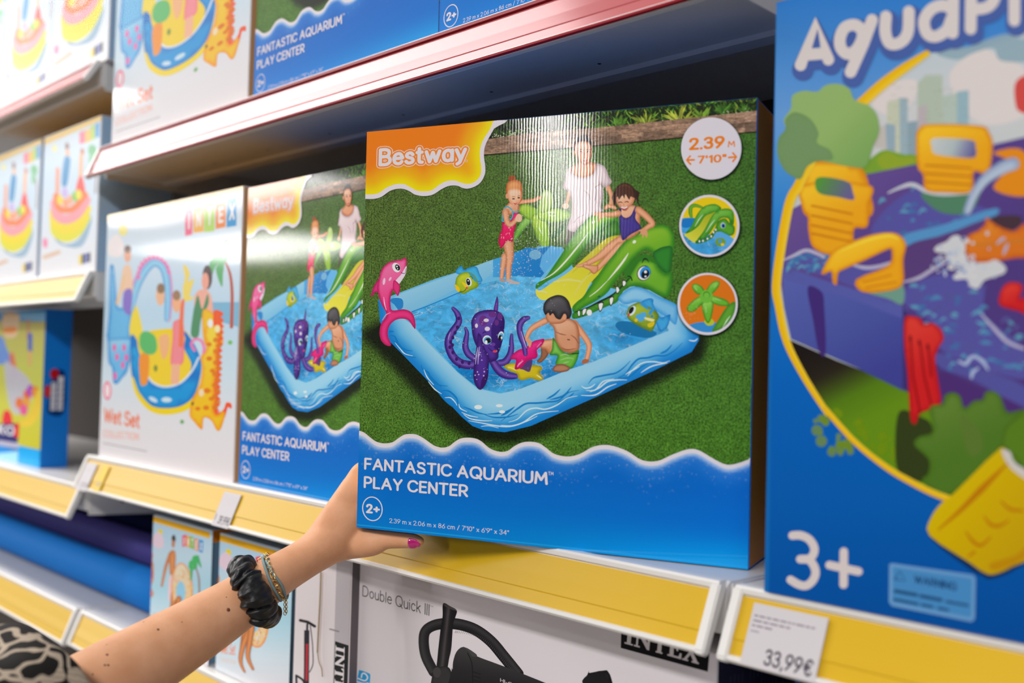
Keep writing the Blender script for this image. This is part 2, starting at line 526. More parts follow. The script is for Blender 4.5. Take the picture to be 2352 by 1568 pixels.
PRINTS = [print_mat('glossy_print', 'plain'), print_mat('glossy_print_grass', 'grass'), print_mat('glossy_print_water', 'water'),
          print_mat('glossy_print_stone', 'stone'), print_mat('glossy_print_soft', 'soft')]
SATIN = [print_mat('satin_print', 'plain', .42, .16, .3, .00001), print_mat('satin_print_grass', 'grass', .42, .16, .3, .00001), print_mat('satin_print_water', 'water', .42, .16, .3, .00001),
         print_mat('satin_print_stone', 'stone', .42, .16, .3, .00001), print_mat('satin_print_soft', 'soft', .42, .16, .3, .00001)]

def c255(*c):
    return tuple(float(v) for v in np.minimum(lin(c) / KPRINT, .95))

M = dict(
    white_metal=mat('white_painted_metal', (.72, .70, .68), .32, .5),
    white_plastic=mat('white_plastic', (.80, .78, .75), .35, .5),
    back=mat('dark_back_panel', (.034, .025, .019), .7, .3),
    dark=mat('dark_hole', (.01, .01, .01), .8, .1),
    yellow=mat('yellow_card', (.69, .425, .010), .42, .2, coat=.28, coat_rough=.26),
    red=mat('red_card', (.30, .004, .014), .5, .1, coat=.1, coat_rough=.22),
    pink=mat('pale_pink_card', (.55, .115, .125), .45, .15, coat=.26, coat_rough=.17),
    floor=mat('floor_vinyl', (.42, .40, .38), .5, .3),
    paper=mat('label_paper', (.60, .57, .59), .5, .4),
    ink=mat('black_ink', (.02, .02, .025), .5, .3),
    ytag=mat('yellow_label_paper', (.80, .55, .03), .5, .4),
)
for k, s in (('yellow', 900), ('red', 900), ('pink', 900)):
    noise_bump(M[k], s, .00012, (.004, 1, 1), 2)
noise_bump(M['white_metal'], 300, .00002)
noise_color(M['floor'], (.20, .19, .18), (.26, .25, .24), 6)

# ------------------------------------------------------------------ mesh helpers
def obj(name, bm, mats, parent=None, smooth=False):
    me = bpy.data.meshes.new(name)
    bmesh.ops.recalc_face_normals(bm, faces=bm.faces)
    bm.to_mesh(me)
    bm.free()
    for m in (mats if isinstance(mats, (list, tuple)) else [mats]):
        me.materials.append(m)
    if smooth:
        for p in me.polygons:
            p.use_smooth = True
    o = bpy.data.objects.new(name, me)
    COL.objects.link(o)
    if parent:
        o.parent = parent
    return o

def box(bm, x0, x1, y0, y1, z0, z1, mi=0):
    v = [bm.verts.new((x, y, z)) for x in (x0, x1) for y in (y0, y1) for z in (z0, z1)]
    fs = []
    for q in ((0, 1, 3, 2), (4, 6, 7, 5), (0, 4, 5, 1), (2, 3, 7, 6), (0, 2, 6, 4), (1, 5, 7, 3)):
        f = bm.faces.new([v[i] for i in q])
        f.material_index = mi
        fs.append(f)
    return fs

def extrude_x(bm, prof, x0, x1, mi=0, closed=True):
    a = [bm.verts.new((x0, y, z)) for y, z in prof]
    b = [bm.verts.new((x1, y, z)) for y, z in prof]
    n = len(prof)
    for i in range(n if closed else n - 1):
        j = (i + 1) % n
        f = bm.faces.new((a[i], a[j], b[j], b[i]))
        f.material_index = mi
    if closed:
        for r in (a, b[::-1]):
            f = bm.faces.new(r)
            f.material_index = mi

def tube(bm, path, rad, seg=12, cap=True, mi=0, closed=False):
    """swept round tube along a list of 3D points; rad scalar or list"""
    P = [Vector(p) for p in path]
    n = len(P)
    rad = [rad] * n if not hasattr(rad, '__len__') else list(rad)
    rings = []
    up = None
    for i in range(n):
        t = (P[(i + 1) % n] - P[i - 1]) if closed else (P[min(i + 1, n - 1)] - P[max(i - 1, 0)])
        t.normalize()
        if up is None:
            up = t.orthogonal().normalized()
        up = (up - t * up.dot(t)).normalized()
        s = t.cross(up)
        rings.append([bm.verts.new(P[i] + (up * math.cos(a) + s * math.sin(a)) * rad[i]) for a in [2 * math.pi * k / seg for k in range(seg)]])
    for i in range(n if closed else n - 1):
        A, B = rings[i], rings[(i + 1) % n]
        if closed and i == n - 1:                                # best twist for the seam
            k0 = min(range(seg), key=lambda k: (A[0].co - B[k].co).length)
            B = B[k0:] + B[:k0]
        for k in range(seg):
            f = bm.faces.new((A[k], A[(k + 1) % seg], B[(k + 1) % seg], B[k]))
            f.material_index = mi
            f.smooth = True
    if cap and not closed:
        bm.faces.new(rings[0][::-1]).material_index = mi
        bm.faces.new(rings[-1]).material_index = mi
    return rings

def thing(name, label, cat, loc=(0, 0, 0), rot=(0, 0, 0), group=None):
    o = bpy.data.objects.new(name, None)
    o.empty_display_size = .05
    COL.objects.link(o)
    o.location = loc
    o.rotation_euler = rot
    tag(o, label, cat, group)
    return o

def tag(o, label, cat, group=None):
    o['label'] = label
    o['category'] = cat
    if group:
        o['group'] = group
    return o

def struct(o):
    o['kind'] = 'structure'
    return o

def dup(root, loc, rot=(0, 0, 0), label=None, group=None, skip=()):
    r = root.copy()
    COL.objects.link(r)
    r.location = loc
    r.rotation_euler = rot
    if label:
        r['label'] = label
    if group:
        r['group'] = group
    for ch in list(root.children):
        if ch.name.split('.')[0] in skip:
            continue
        c = ch.copy()
        COL.objects.link(c)
        c.parent = r
        for g in ch.children:
            d = g.copy()
            COL.objects.link(d)
            d.parent = c
    return r

def carton(name, parent, w, h, d, front, right, top, left=None, bottom=None, bev=.0016):
    """board carton standing on z=0 with its front in the plane y=0; slots: front, right, top, left, bottom"""
    bm = bmesh.new()
    fs = box(bm, 0, w, 0, d, 0, h)
    for f in fs:
        n = f.calc_center_median() - Vector((w / 2, d / 2, h / 2))
        ax = max(range(3), key=lambda k: abs(n[k]) / (w, d, h)[k])
        f.material_index = {0: 1 if n[0] > 0 else 3, 1: 0, 2: 2 if n[2] > 0 else 4}[ax]
    bmesh.ops.bevel(bm, geom=list(bm.edges), offset=bev, segments=3, affect='EDGES', profile=.5)
    return obj('carton_body', bm, [front, right, top, left or right, bottom or right], parent)

# ------------------------------------------------------------------ the setting
bm = bmesh.new(); box(bm, -9, 4, -14, 1.6, -.05, 0)
struct(obj('floor', bm, M['floor']))
bm = bmesh.new(); box(bm, -9, 4, 1.165, 1.20, 0, 2.6)
struct(obj('wall_back', bm, M['back']))
# unseen shelving back across the aisle, put in to block floor reflections on boxes
bm = bmesh.new(); box(bm, -9, 4, -1.95, -1.90, 0, 1.15)
struct(obj('wall_front_blocker', bm, mat('opposite_panel', (.16, .14, .13), .7, .2)))

# ------------------------------------------------------------------ shelves: one bay board each, with price rail, end caps and side plates
YF = .733
def shelf(label, x0, x1, zt, rail, rail_h=.050, depth_to=1.16, lip=.045, group=None):
    t = thing('store_shelf', label, 'shelf', (x0, 0, zt), (0, 0, 0), group)
    w = x1 - x0
    bm = bmesh.new()
    # pressed steel pan: front box fold, thin deck behind it, small return ridge
    prof = [(YF + .004, 0), (depth_to, 0), (depth_to, -.012), (.874, -.012), (.872, -lip + .004), (.868, -lip - .004), (.846, -lip - .004), (.842, -lip), (YF + .004, -lip), (YF, -lip + .004), (YF, -.004)]
    extrude_x(bm, prof, .002, w - .002)
    for k in range(int(w / .17)):
        cx = .09 + k * .17
        r = bmesh.ops.create_circle(bm, cap_ends=True, segments=10, radius=.0022, matrix=Matrix.Translation((cx, .815, -lip - .0004)) @ Matrix.Rotation(math.pi, 4, 'X'))
        for v in r['verts']:
            for f in v.link_faces:
                f.material_index = 1
    obj('shelf_board', bm, [M['white_metal'], M['dark']], t)
    for sx in (0, 1):
        bm = bmesh.new()
        xx = .0 if sx == 0 else w - .0025
        pr = [(YF + .006, -.002), (depth_to, -.002), (depth_to, -.075), (.95, -.062), (YF + .006, -.052)]
        extrude_x(bm, pr, xx, xx + .0025)
        r = bmesh.ops.create_circle(bm, cap_ends=True, segments=12, radius=.004, matrix=Matrix.Translation((xx + (.0030 if sx else -.0005), .80, -.030)) @ Matrix.Rotation(math.pi / 2, 4, 'Y'))
        for v in r['verts']:
            for f in v.link_faces:
                f.material_index = 1
        obj('side_plate', bm, [M['white_metal'], M['dark']], t)
    # sloping price rail
    ya, za, yb, zb = YF - .006, -.004, YF - .027, -.004 - rail_h
    r = thing('price_rail', '', '')
    del r['label'], r['category']
    r.parent = t
    bm = bmesh.new()
    th = .0022
    prof = [(YF + .001, .0015), (ya - .002, .0015), (ya - .0035, -.0005), (ya - .0035, -.0045), (ya - .0012, -.006),
            (yb + .0018, zb + .004), (yb - .003, zb + .0035), (yb - .004, zb + .0005), (yb - .002, zb - .002), (yb + .004, zb - .002), (ya + .003, za - .004), (YF + .001, -.003)]
    extrude_x(bm, prof, .004, w - .004)
    me = obj('rail_profile', bm, M['white_plastic'], r)
    # coloured insert card, slightly proud, with a fine folded step low down
    bm = bmesh.new()
    def on(s, o):
        d = Vector((yb - ya, zb - za)); L = d.length; d /= L
        nrm = Vector((d.y, -d.x))
        if nrm.x > 0: nrm = -nrm
        p = Vector((ya, za)) + d * (s * L) + nrm * o
        return (p.x, p.y)
    cardp = [on(.06, .0020), on(.44, .0020), on(.70, .0024), on(.72, .0016), on(.94, .0016), on(.94, .0006), on(.06, .0004)]
    extrude_x(bm, cardp, .006, w - .006)
    c = obj('insert_card', bm, rail, r)
    if rail is M['pink']:                       # red edge lines of the upper rails
        bm = bmesh.new()
        extrude_x(bm, [on(-.035, .0050), on(.040, .0046), on(.040, .001), on(-.035, .001)], .006, w - .006)
        extrude_x(bm, [on(1.0, .0052), on(1.045, .0046), on(1.045, .001), on(1.0, .001)], .006, w - .006)
        obj('red_edge_line', bm, M['red'], r)
    for x in (.002, w - .012):
        bm = bmesh.new()
        extrude_x(bm, [on(-.02, .0052), on(1.02, .0052), on(1.06, .0035), on(1.06, -.004), on(-.06, -.006), on(-.06, .0035)], x, x + .010)
        bmesh.ops.bevel(bm, geom=list(bm.edges), offset=.0015, segments=2, affect='EDGES')
        obj('end_cap', bm, M['white_plastic'], r)
    t['on'] = 0
    del t['on']
    return t

XA, XB, XC, XD, XE = -3.20, -1.862, -1.846, -.502, .86
BX = .494
shelf('white shelf board with yellow price rail, the one the front pool boxes stand on', XC, XD, 1.178, M['yellow'])
shelf('white shelf board with pale red-edged price rail above the hand-held box', XC, XD, 1.722, M['pink'])
shelf('white shelf board with yellow rail carrying the ring boxes and pump cartons', XC, XD, .906, M['yellow'])
shelf('white shelf board with yellow rail under the large blue water-play box', -BX, XE, 1.178, M['yellow'])
shelf('white shelf board with red-edged rail under the washed-out boxes at top left', XA, XB, 1.884, M['pink'], .034)
shelf('white shelf board with pale yellow rail under the two rainbow pool boxes', XA, XB, 1.504, M['yellow'], .048)
shelf('white shelf board with yellow rail holding the blue boxed set with green picture', XA, XB, 1.122, M['yellow'])
shelf('white shelf board with yellow rail under the rolled blue mats', XA, XB, .904, M['yellow'], .054)
shelf('white shelf board in shadow below the large blue water-play box', -BX, XE, .88, M['yellow'])
# perforated uprights between the bays
for x, lb in ((XB + .008, 'grey slotted upright post behind the left bay joint'), (-.498, 'grey slotted upright post beside the large blue water-play box')):
    bm = bmesh.new()
    box(bm, x - .014, x + .014, 1.10, 1.163, 0, 2.4)
    for k in range(60):
        box(bm, x - .003, x + .003, 1.0992, 1.1008, .1 + k * .038, .122 + k * .038, 1)
    tag(obj('upright_post', bm, [M['white_metal'], M['dark']]), lb, 'post')

# ------------------------------------------------------------------ the pool box (front 0.4144 x 0.42 m)
PW, PH, PD = .4144, .42, .085
PC = [(841, 303), (1738, 221), (1720, 1307), (819, 1212)]
zA = lambda t: Z(820, 260, 3.92, t)
zB = lambda t: Z(1120, 380, 4.127, t)
zC = lambda t: Z(1380, 230, 2.85, t)
zD = lambda t: Z(820, 560, 3.92, t)
zE = lambda t: Z(1150, 620, 3.92, t)
zF = lambda t: Z(810, 950, 4.48, t)
zO = lambda t: Z(980, 680, 5.88, t)
zW = lambda t: Z(1240, 280, 5.6, t)
zR = lambda t: Z(1540, 420, 4.355, t)
zS = lambda t: Z(1150, 0, 3.137, t)
rng = random.Random(5)
WHT = (214, 208, 214)
SK, SKD, SKL = (214, 150, 112), (168, 98, 62), (232, 184, 152)
SKW = [(176, 104, 66), (222, 158, 118), (226, 168, 130), (180, 108, 70)]

a = Art(PC, PW, PH)
# lawn, with the pool's soft shadow printed on it
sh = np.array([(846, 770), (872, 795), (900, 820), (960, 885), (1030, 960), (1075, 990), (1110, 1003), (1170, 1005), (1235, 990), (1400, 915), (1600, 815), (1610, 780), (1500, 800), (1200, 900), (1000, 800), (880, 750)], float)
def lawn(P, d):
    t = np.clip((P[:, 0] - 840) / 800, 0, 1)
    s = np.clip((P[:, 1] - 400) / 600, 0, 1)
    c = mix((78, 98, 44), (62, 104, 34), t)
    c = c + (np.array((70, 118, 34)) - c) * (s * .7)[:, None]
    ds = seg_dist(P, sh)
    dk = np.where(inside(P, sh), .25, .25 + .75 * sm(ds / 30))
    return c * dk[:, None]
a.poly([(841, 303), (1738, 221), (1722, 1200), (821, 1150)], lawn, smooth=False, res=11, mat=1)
# planting above the garden wall
a.poly([(1110, 279), (1738, 221), (1738, 262), (1564, 285), (1380, 305), (1150, 326), (1105, 326)], (24, 38, 18), smooth=False)
Q, K = [], []
for k in range(520):
    x = rng.uniform(1112, 1736)
    yt = 277 - (x - 1110) * .090
    yb = 326 - (x - 1110) * .112
    y = rng.uniform(yt + 3, yb + 2)
    L = rng.uniform(6, 22)
    an = -math.pi / 2 + rng.uniform(-1.15, 1.15)
    wd = rng.uniform(.8, 2.2)
    tip = (x + L * math.cos(an), max(y + L * math.sin(an), yt + 1))
    nx, ny = -math.sin(an) * wd, math.cos(an) * wd
    mx, my = x * .5 + tip[0] * .5, y * .5 + tip[1] * .5
    Q.append([(x, y), (mx + nx, my + ny), tip, (mx - nx, my - ny)])
    g = rng.random()
    K.append((rng.uniform(30, 70), rng.uniform(60, 110), 25) if g < .6 else ((rng.uniform(90, 150), rng.uniform(140, 180), 50) if g < .9 and x > 1300 else (20, 34, 18)))
a.quads(Q, K)
Q, K = [], []
for cx, cy, hgt, n_, hue in ((1480, 283, 26, 16, (150, 170, 60)), (1560, 277, 34, 20, (176, 186, 66)), (1610, 272, 26, 14, (120, 160, 50)), (1660, 262, 26, 18, (70, 120, 36)), (1420, 290, 26, 16, (90, 140, 44)), (1706, 258, 20, 12, (80, 130, 40)), (1370, 296, 22, 12, (84, 130, 46)), (1170, 315, 24, 10, (70, 104, 40))):
    for k in range(n_):
        an = -math.pi / 2 + rng.uniform(-1.25, 1.25)
        L = hgt * rng.uniform(.7, 1.25)
        x, y = cx + rng.uniform(-7, 7), cy + rng.uniform(-3, 3)
        yt = 277 - (x - 1110) * .090
        tip = (x + L * 1.2 * math.cos(an), max(y + L * math.sin(an), yt + 2))
        wd = rng.uniform(1.6, 3.2)
        nx, ny = -math.sin(an) * wd, math.cos(an) * wd
        mx, my = (x + tip[0]) / 2, (y + tip[1]) / 2
        Q.append([(x, y), (mx + nx, my + ny), tip, (mx - nx, my - ny)])
        v = rng.uniform(.65, 1.12)
        K.append((hue[0] * v, hue[1] * v, hue[2] * v))
a.quads(Q, K)
a.dots([(rng.gauss(cx, 24), rng.gauss(cy, 5)) for cx, cy in ((1160, 312), (1205, 305), (1560, 282), (1690, 262), (1250, 300)) for _ in range(36)], 1.5, (176, 186, 150))
# dry stone wall
a.poly([(1112, 321), (1150, 315), (1230, 304), (1400, 291), (1564, 276), (1740, 252), (1740, 300), (1564, 314), (1400, 330), (1250, 343), (1150, 353), (1108, 357)], (136, 108, 86), smooth=False, mat=3)
Q, K = [], []
for k in range(4):
    x = 1110
    while x < 1738:
        L = rng.uniform(18, 70)
        x1 = min(x + L, 1738)
        def yy(x, k): return (321 - (x - 1112) * .108) + k * (36 + (x - 1112) * .019) / 4
        Q.append([(x, yy(x, k)), (x1 - 1.5, yy(x1, k)), (x1 - 1.5, yy(x1, k + .9)), (x, yy(x, k + .9))])
        v = rng.uniform(.72, 1.25)
        K.append((148 * v, 118 * v, 96 * v))
        x = x1
a.quads(Q, K, 3)
a.stroke([(1112, 356), (1250, 344), (1400, 331), (1564, 315), (1740, 301)], 2.2, (40, 34, 20), smooth=False)

# woman behind the pool
a.poly(zW('340,1380 430,1400 470,1500 400,1568 320,1568 330,1480'), (74, 66, 50))
a.stroke(zW('368,850 362,930 345,1010 330,1060'), [9, 8, 7.5, 8], SKW)
a.ell(zW('322,1078')[0], 7.5, 6.5, SKL)
a.stroke(zW('840,790 885,880 912,960 905,1060'), [12, 11, 10, 9], SKW)
a.poly(zW('480,520 490,440 630,430 640,510 715,540 700,640 620,700 540,715 450,690 380,640 390,580'), puff(SKD, SK, SKL, 9))
a.poly(zW('360,590 400,575 390,640 450,690 540,712 620,695 690,640 715,545 730,528 810,560 850,620 880,700 915,770 830,838 770,790 800,850 800,960 780,1090 800,1140 700,1180 600,1260 500,1340 430,1410 350,1370 370,1270 395,1200 400,1060 385,940 345,880 290,850 300,800 320,700 325,640'),
       puff((172, 150, 156), (208, 190, 194), (224, 210, 212), 9), res=5)
for q in ('700,840 740,810 775,790', '780,1120 760,1040 772,960', '430,1290 480,1230 560,1190', '560,880 620,930 640,1000', '700,820 720,900 700,1000'):
    a.stroke(zW(q), 1.6, (170, 148, 152), alpha=.7)
a.poly(zW('425,290 470,205 540,170 610,180 655,250 668,340 640,300 600,255 520,250 470,290 440,380 420,380'), (48, 42, 46))
a.poly(zW('440,300 500,255 590,250 640,290 662,370 655,440 630,500 585,545 530,535 485,480 455,420'), puff(SKD, (224, 160, 128), (240, 196, 170), 8))
a.ell(zW('432,400')[0], 3, 6, SK)
for q in ('505,385 525,378 545,388', '600,385 618,375 640,385'):
    a.stroke(zW(q), 2.4, (70, 50, 50))
a.stroke(zW('495,362 525,350 550,362'), 1.4, (90, 62, 54))
a.stroke(zW('595,360 622,348 645,362'), 1.4, (90, 62, 54))
a.stroke(zW('568,400 575,450 560,462'), 1.4, (186, 116, 88))
a.stroke(zW('545,492 570,500 602,488'), [1, 3.4, 1], (176, 66, 66))
a.stroke(zW('842,1100 868,1075 900,1082 935,1090 955,1100'), 9, SKW)

# green star-shaped sprayer
GR = puff((96, 140, 30), (140, 186, 44), (176, 208, 70), 7)
a.poly(zB('640,610 700,560 740,530 690,640 610,700 585,720'), (60, 120, 60), alpha=.7)
a.poly(zB('420,480 400,540 330,620 270,700 235,740 240,660 290,560 340,500 380,470'), puff((70, 130, 50), (120, 180, 70), (160, 205, 110), 6))
a.poly(zB('290,400 330,365 390,370 440,400 480,420 460,500 400,520 330,480 295,440'), GR)
a.poly(zB('420,470 500,460 560,540 580,640 580,760 545,812 500,770 460,690 430,600 410,540'), GR)
a.poly(zB('470,430 560,415 660,405 750,430 785,465 750,510 650,535 550,530 480,510'), GR)
a.poly(zB('470,410 490,330 510,260 545,230 590,250 610,310 600,390 560,430 500,450'), puff((120, 160, 60), (165, 196, 90), (205, 220, 160), 7))
for q in ('480,585 492,615 505,645', '565,445 600,442 630,446', '570,470 600,474 640,472'):
    a.stroke(zB(q), [1, 2.6, 1], (232, 240, 214))
a.poly(zB('455,780 500,770 550,800 500,818'), (216, 196, 30))

a.poly([(872, 690), (1000, 640), (1130, 600), (1240, 565), (1290, 567), (1330, 640), (1430, 668), (1545, 698), (1602, 765), (1588, 800), (1390, 896), (1220, 970), (1112, 982), (1000, 885), (900, 785)], (104, 182, 222), smooth=False)
# pool: back walls
BW = lingrad((1000, 620), (1030, 690), (150, 202, 226), (112, 180, 216))
a.poly(zD('300,500 400,445 600,370 900,260 1110,180 1220,140 1225,260 1130,330 860,420 650,530 500,620 330,600'), BW, smooth=False)
a.poly(zD('1220,140 1320,110 1420,75 1530,30 1640,40 1740,15 1850,40 1780,140 1650,300 1430,290 1220,300'), lingrad((1150, 590), (1240, 630), (66, 158, 216), (28, 128, 198), (20, 120, 192)), smooth=False)
a.poly(zD('1740,15 1850,40 1780,150 1680,260 1640,200 1660,110'), (92, 172, 224), smooth=False)
a.ell(zD('1600,95')[0], 14, 11, (126, 190, 224), alpha=.8)
a.poly(zD('300,500 400,497 405,580 320,600'), (34, 128, 196))
# pool: outer wall
RIM = np.array([(868, 700), (872, 740), (895, 785), (930, 820), (1000, 893), (1060, 957), (1085, 978), (1112, 988), (1160, 992), (1220, 977), (1390, 901), (1500, 850), (1588, 806), (1604, 780), (1601, 752)], float)
def wall(P, d):
    t = sm(seg_dist(P, RIM, False) / 62)
    return mix((16, 128, 204), (138, 196, 226), t) if False else np.where((t < .5)[:, None], mix((14, 122, 200), (96, 176, 220), t * 2), mix((96, 176, 220), (146, 200, 226), (t - .5) * 2))
a.poly([(868, 690), (880, 680), (905, 700), (930, 735), (945, 745), (975, 780), (1050, 855), (1095, 892), (1145, 903), (1215, 880), (1350, 815), (1440, 790), (1535, 757), (1520, 720), (1470, 700), (1430, 712), (1420, 690), (1430, 668), (1450, 655), (1490, 665), (1548, 698), (1590, 730), (1604, 762), (1604, 780), (1588, 806), (1500, 850), (1390, 901), (1220, 977), (1160, 992), (1112, 988), (1085, 978), (1060, 957), (1000, 893), (930, 820), (895, 785), (872, 740)], wall, smooth=False, res=7)
# water
WP = zD('400,640 490,612 650,560 860,470 1110,360 1290,320 1440,290 1650,300 1700,330 1882,560 1882,700 2060,690 2150,640 2300,560 2330,520')
WATER = np.r_[WP, np.array([(1440, 700), (1478, 722), (1530, 745), (1535, 758), (1500, 772), (1443, 796), (1354, 833), (1308, 847), (1247, 872), (1188, 895), (1150, 903), (1096, 890), (1050, 853), (1000, 800), (955, 755)])]
def water(P, d):
    x, y = P[:, 0], P[:, 1]
    c = mix((64, 160, 214), (88, 176, 222), sm((x - 960) / 300))
    k = np.exp(-(((x - 1070) / 90) ** 2 + ((y - 860) / 38) ** 2)) + np.exp(-(((x - 1260) / 120) ** 2 + ((y - 855) / 30) ** 2)) * .9 + .7 * np.exp(-(((x - 1440) / 60) ** 2 + ((y - 775) / 30) ** 2))
    c = c + (np.array((14, 120, 188)) - c) * np.clip(k, 0, 1)[:, None]
    return c
a.poly(WATER, water, smooth=False, res=9, mat=2)
a.stroke(zD('492,612 650,552 862,462 1112,352'), 2.4, (20, 128, 196))
# printed waves along the outer wall
DB, LW = (6, 120, 190), (196, 220, 234)
for q in ('282,790 300,790 330,790', '285,830 330,830 355,870 380,920 440,955 500,965', '310,870 370,900 420,970 470,1010 530,1025', '575,1090 590,1130 640,1160 660,1210 720,1265 815,1280', '640,1170 690,1230 760,1290', '750,1325 810,1320 860,1350 900,1400 910,1460',
          '955,1465 1020,1490 1090,1520 1170,1535', '1170,1532 1260,1525 1340,1510 1415,1465', '690,1280 760,1370 830,1440 920,1500'):
    a.stroke(zD(q), [1.2, 4, 4, 1], DB)
for q in ('340,890 390,950 430,990 500,1010', '600,1130 630,1200 690,1270', '790,1385 840,1385 880,1420 900,1455', '915,1440 930,1480 990,1510', '640,1240 700,1310 760,1350', '940,1515 1010,1545 1090,1560'):
    a.stroke(zD(q), [1, 2.8, 1], LW)
for q in ('785,1022 830,970 900,950 980,935 1040,920 1110,870 1165,812', '1050,968 1120,930 1180,850 1240,795 1320,785 1400,765 1480,765 1560,720 1635,648', '1430,748 1490,720 1540,665', '410,1160 480,1120 535,1068', '440,1165 560,1130 635,1050', '0,1360 80,1300 160,1240 230,1200 330,1195 420,1185 520,1170 610,1100 705,1080', '0,1310 60,1280 125,1228', '1060,965 1150,960 1260,870 1330,835', '505,1195 600,1150 660,1100'):
    a.stroke(zE(q), [1, 4.2, 4.2, 3.4, 1], DB)
for q in ('1140,950 1200,880 1280,830 1370,820 1460,830 1520,810', '725,1040 760,1060 810,1050 850,1020', '765,1080 850,1075 920,1000 1020,975', '800,1095 880,1060 960,1000 1050,985 1135,985', '70,1368 150,1340 230,1265 310,1240 400,1250 500,1215 600,1150 690,1130', '0,1395 100,1400 200,1370 330,1290 520,1265', '720,1125 850,1120 960,1050 1040,1020', '1260,920 1360,860 1500,830', '1690,625 1740,632 1770,610', '1120,935 1250,860'):
    a.stroke(zE(q), [1, 3.2, 3, 1], LW)
for c, rx, ry in (('1090,1468', 9, 5), ('1280,1455', 8, 3.5), ('1305,1510', 7, 3.5)):
    a.ell(zD(c)[0], rx, ry, (214, 228, 236))
a.stroke(zF('1140,5 1210,50 1330,70 1435,70'), [1, 3, 1], LW)
a.stroke(zF('1190,70 1330,95 1500,125 1640,125 1800,70 1900,20'), [1, 3, 3, 1], LW)
a.stroke(zF('1320,130 1400,122 1500,145'), [1, 2, 1], LW)
a.stroke(zF('1340,0 1450,35 1600,30 1700,0'), [1, 4, 1], DB)

# girl with the bun, standing in the water
a.stroke(zB('155,860 140,960 130,1040 125,1085'), [15, 12, 9, 8], SKW)
a.stroke(zB('190,740 205,860 195,960 190,1080'), [26, 18, 13, 11], SKW)
a.stroke(zB('190,1085 230,1105 290,1115'), [9, 8, 5], (186, 170, 166))
a.stroke(zB('120,1080 140,1092 160,1094'), [7, 6, 4], (170, 150, 140))
a.stroke(zB('300,345 370,338 430,330 470,310 500,300'), [11, 9, 9, 9, 5], SKW)
a.poly(zB('150,400 180,370 210,345 285,360 290,430 240,460 170,470 140,450'), puff(SKD, SK, SKL, 6))
a.poly(zB('135,515 150,540 210,520 240,450 285,440 275,500 262,560 245,640 232,720 180,716 125,785 100,730 108,660 130,600'), puff((176, 10, 66), (220, 22, 92), (232, 60, 120), 6))
for q in ('132,525 142,430 175,390 215,410 235,440 285,438', '235,440 225,490 205,515', '132,525 150,530'):
    a.stroke(zB(q), 2.8, (40, 168, 190))
a.stroke(zB('165,440 175,520 205,560 250,530 285,490'), [16, 13, 12, 10, 9], SKW)
a.poly(zB('255,510 280,460 315,470 318,520 285,535'), SKL)
a.ell(zB('225,122')[0], 8.5, 7.5, (150, 74, 36))
a.poly(zB('172,270 170,200 190,155 245,135 300,150 320,200 322,300 300,350 250,380 205,350'), puff((176, 90, 44), (206, 128, 70), (222, 160, 100), 9))
a.poly(zB('185,280 190,235 240,215 300,230 315,285 300,340 262,380 235,375 200,340'), puff((214, 148, 108), (234, 180, 146), (244, 204, 178), 8))
a.ell(zB('178,290')[0], 3.4, 6, SK)
for c in ('240,315', '290,305'):
    a.ell(zB(c)[0], 3.2, 1.7, (60, 40, 36))
a.stroke(zB('225,298 240,292 255,298'), 1.2, (150, 92, 58)); a.stroke(zB('278,290 292,284 304,290'), 1.2, (150, 92, 58))
a.stroke(zB('240,356 258,364 276,352'), [1, 2.8, 1], (190, 60, 66))
a.stroke(zB('268,320 272,338 262,342'), 1, (206, 138, 104))

# crocodile slide
GE, GM, GH = (44, 124, 28), (92, 162, 34), (140, 186, 60)
a.poly(zB('1060,450 1200,425 1300,480 1340,600 1300,700 1150,690 1030,660 1000,560'), puff((30, 90, 26), (70, 140, 30), None, 14))
a.poly(zB('1250,660 1120,690 960,830 860,920 760,1010 620,1100 500,1180 455,1170 460,1230 520,1275 620,1260 760,1310 800,1350 880,1300 960,1130 1060,1010 1200,820 1300,720'),
       lingrad((1400, 545), (1300, 690), (190, 182, 24), (206, 200, 44), (216, 212, 66)))
for q, wv, cc in (('1160,700 1040,780 920,900 800,1010', 10, (214, 204, 60)), ('1140,830 1050,930 930,1060', 8, (176, 176, 30)), ('620,1100 760,1080 900,1100', 5, (226, 224, 140)), ('470,1190 520,1190 555,1205', 2.4, (232, 232, 190)), ('1000,1000 900,1090 820,1220', 5, (226, 220, 110))):
    a.stroke(zB(q), [2, wv, 2], cc, alpha=.8)
a.poly(zB('1110,440 1200,420 1230,470 1200,520 1100,560 1010,640 960,720 880,830 780,950 680,1030 570,1090 500,1140 455,1165 460,1120 540,1060 620,950 700,830 780,700 860,590 950,490 1030,450'), puff(GE, GM, GH, 12), res=6)
a.poly(zB('1205,520 1240,560 1250,650 1150,660 1050,690 1000,690 1060,610 1130,560'), puff((36, 100, 26), (60, 128, 30), None, 10))
for q, wv in (('500,1090 620,1020 730,910 830,790 900,700 950,630', 3.6), ('985,545 1010,520', 6)):
    a.stroke(zB(q), [1, wv, wv, 1], (222, 236, 206))
# the child sitting on it
a.stroke(zB('1260,700 1150,780 1040,870 930,930 900,945'), [22, 21, 15, 11, 9], SKW)
a.stroke(zB('1250,760 1160,850 1090,920 1030,980 990,1000'), [20, 17, 13, 11, 9], SKW)
a.stroke(zB('930,925 880,945 840,950'), [8, 8, 5], SKW)
a.poly(zB('900,935 960,940 1040,945 1035,1000 1000,1025 960,990 910,965'), puff(SKD, SK, SKL, 4))
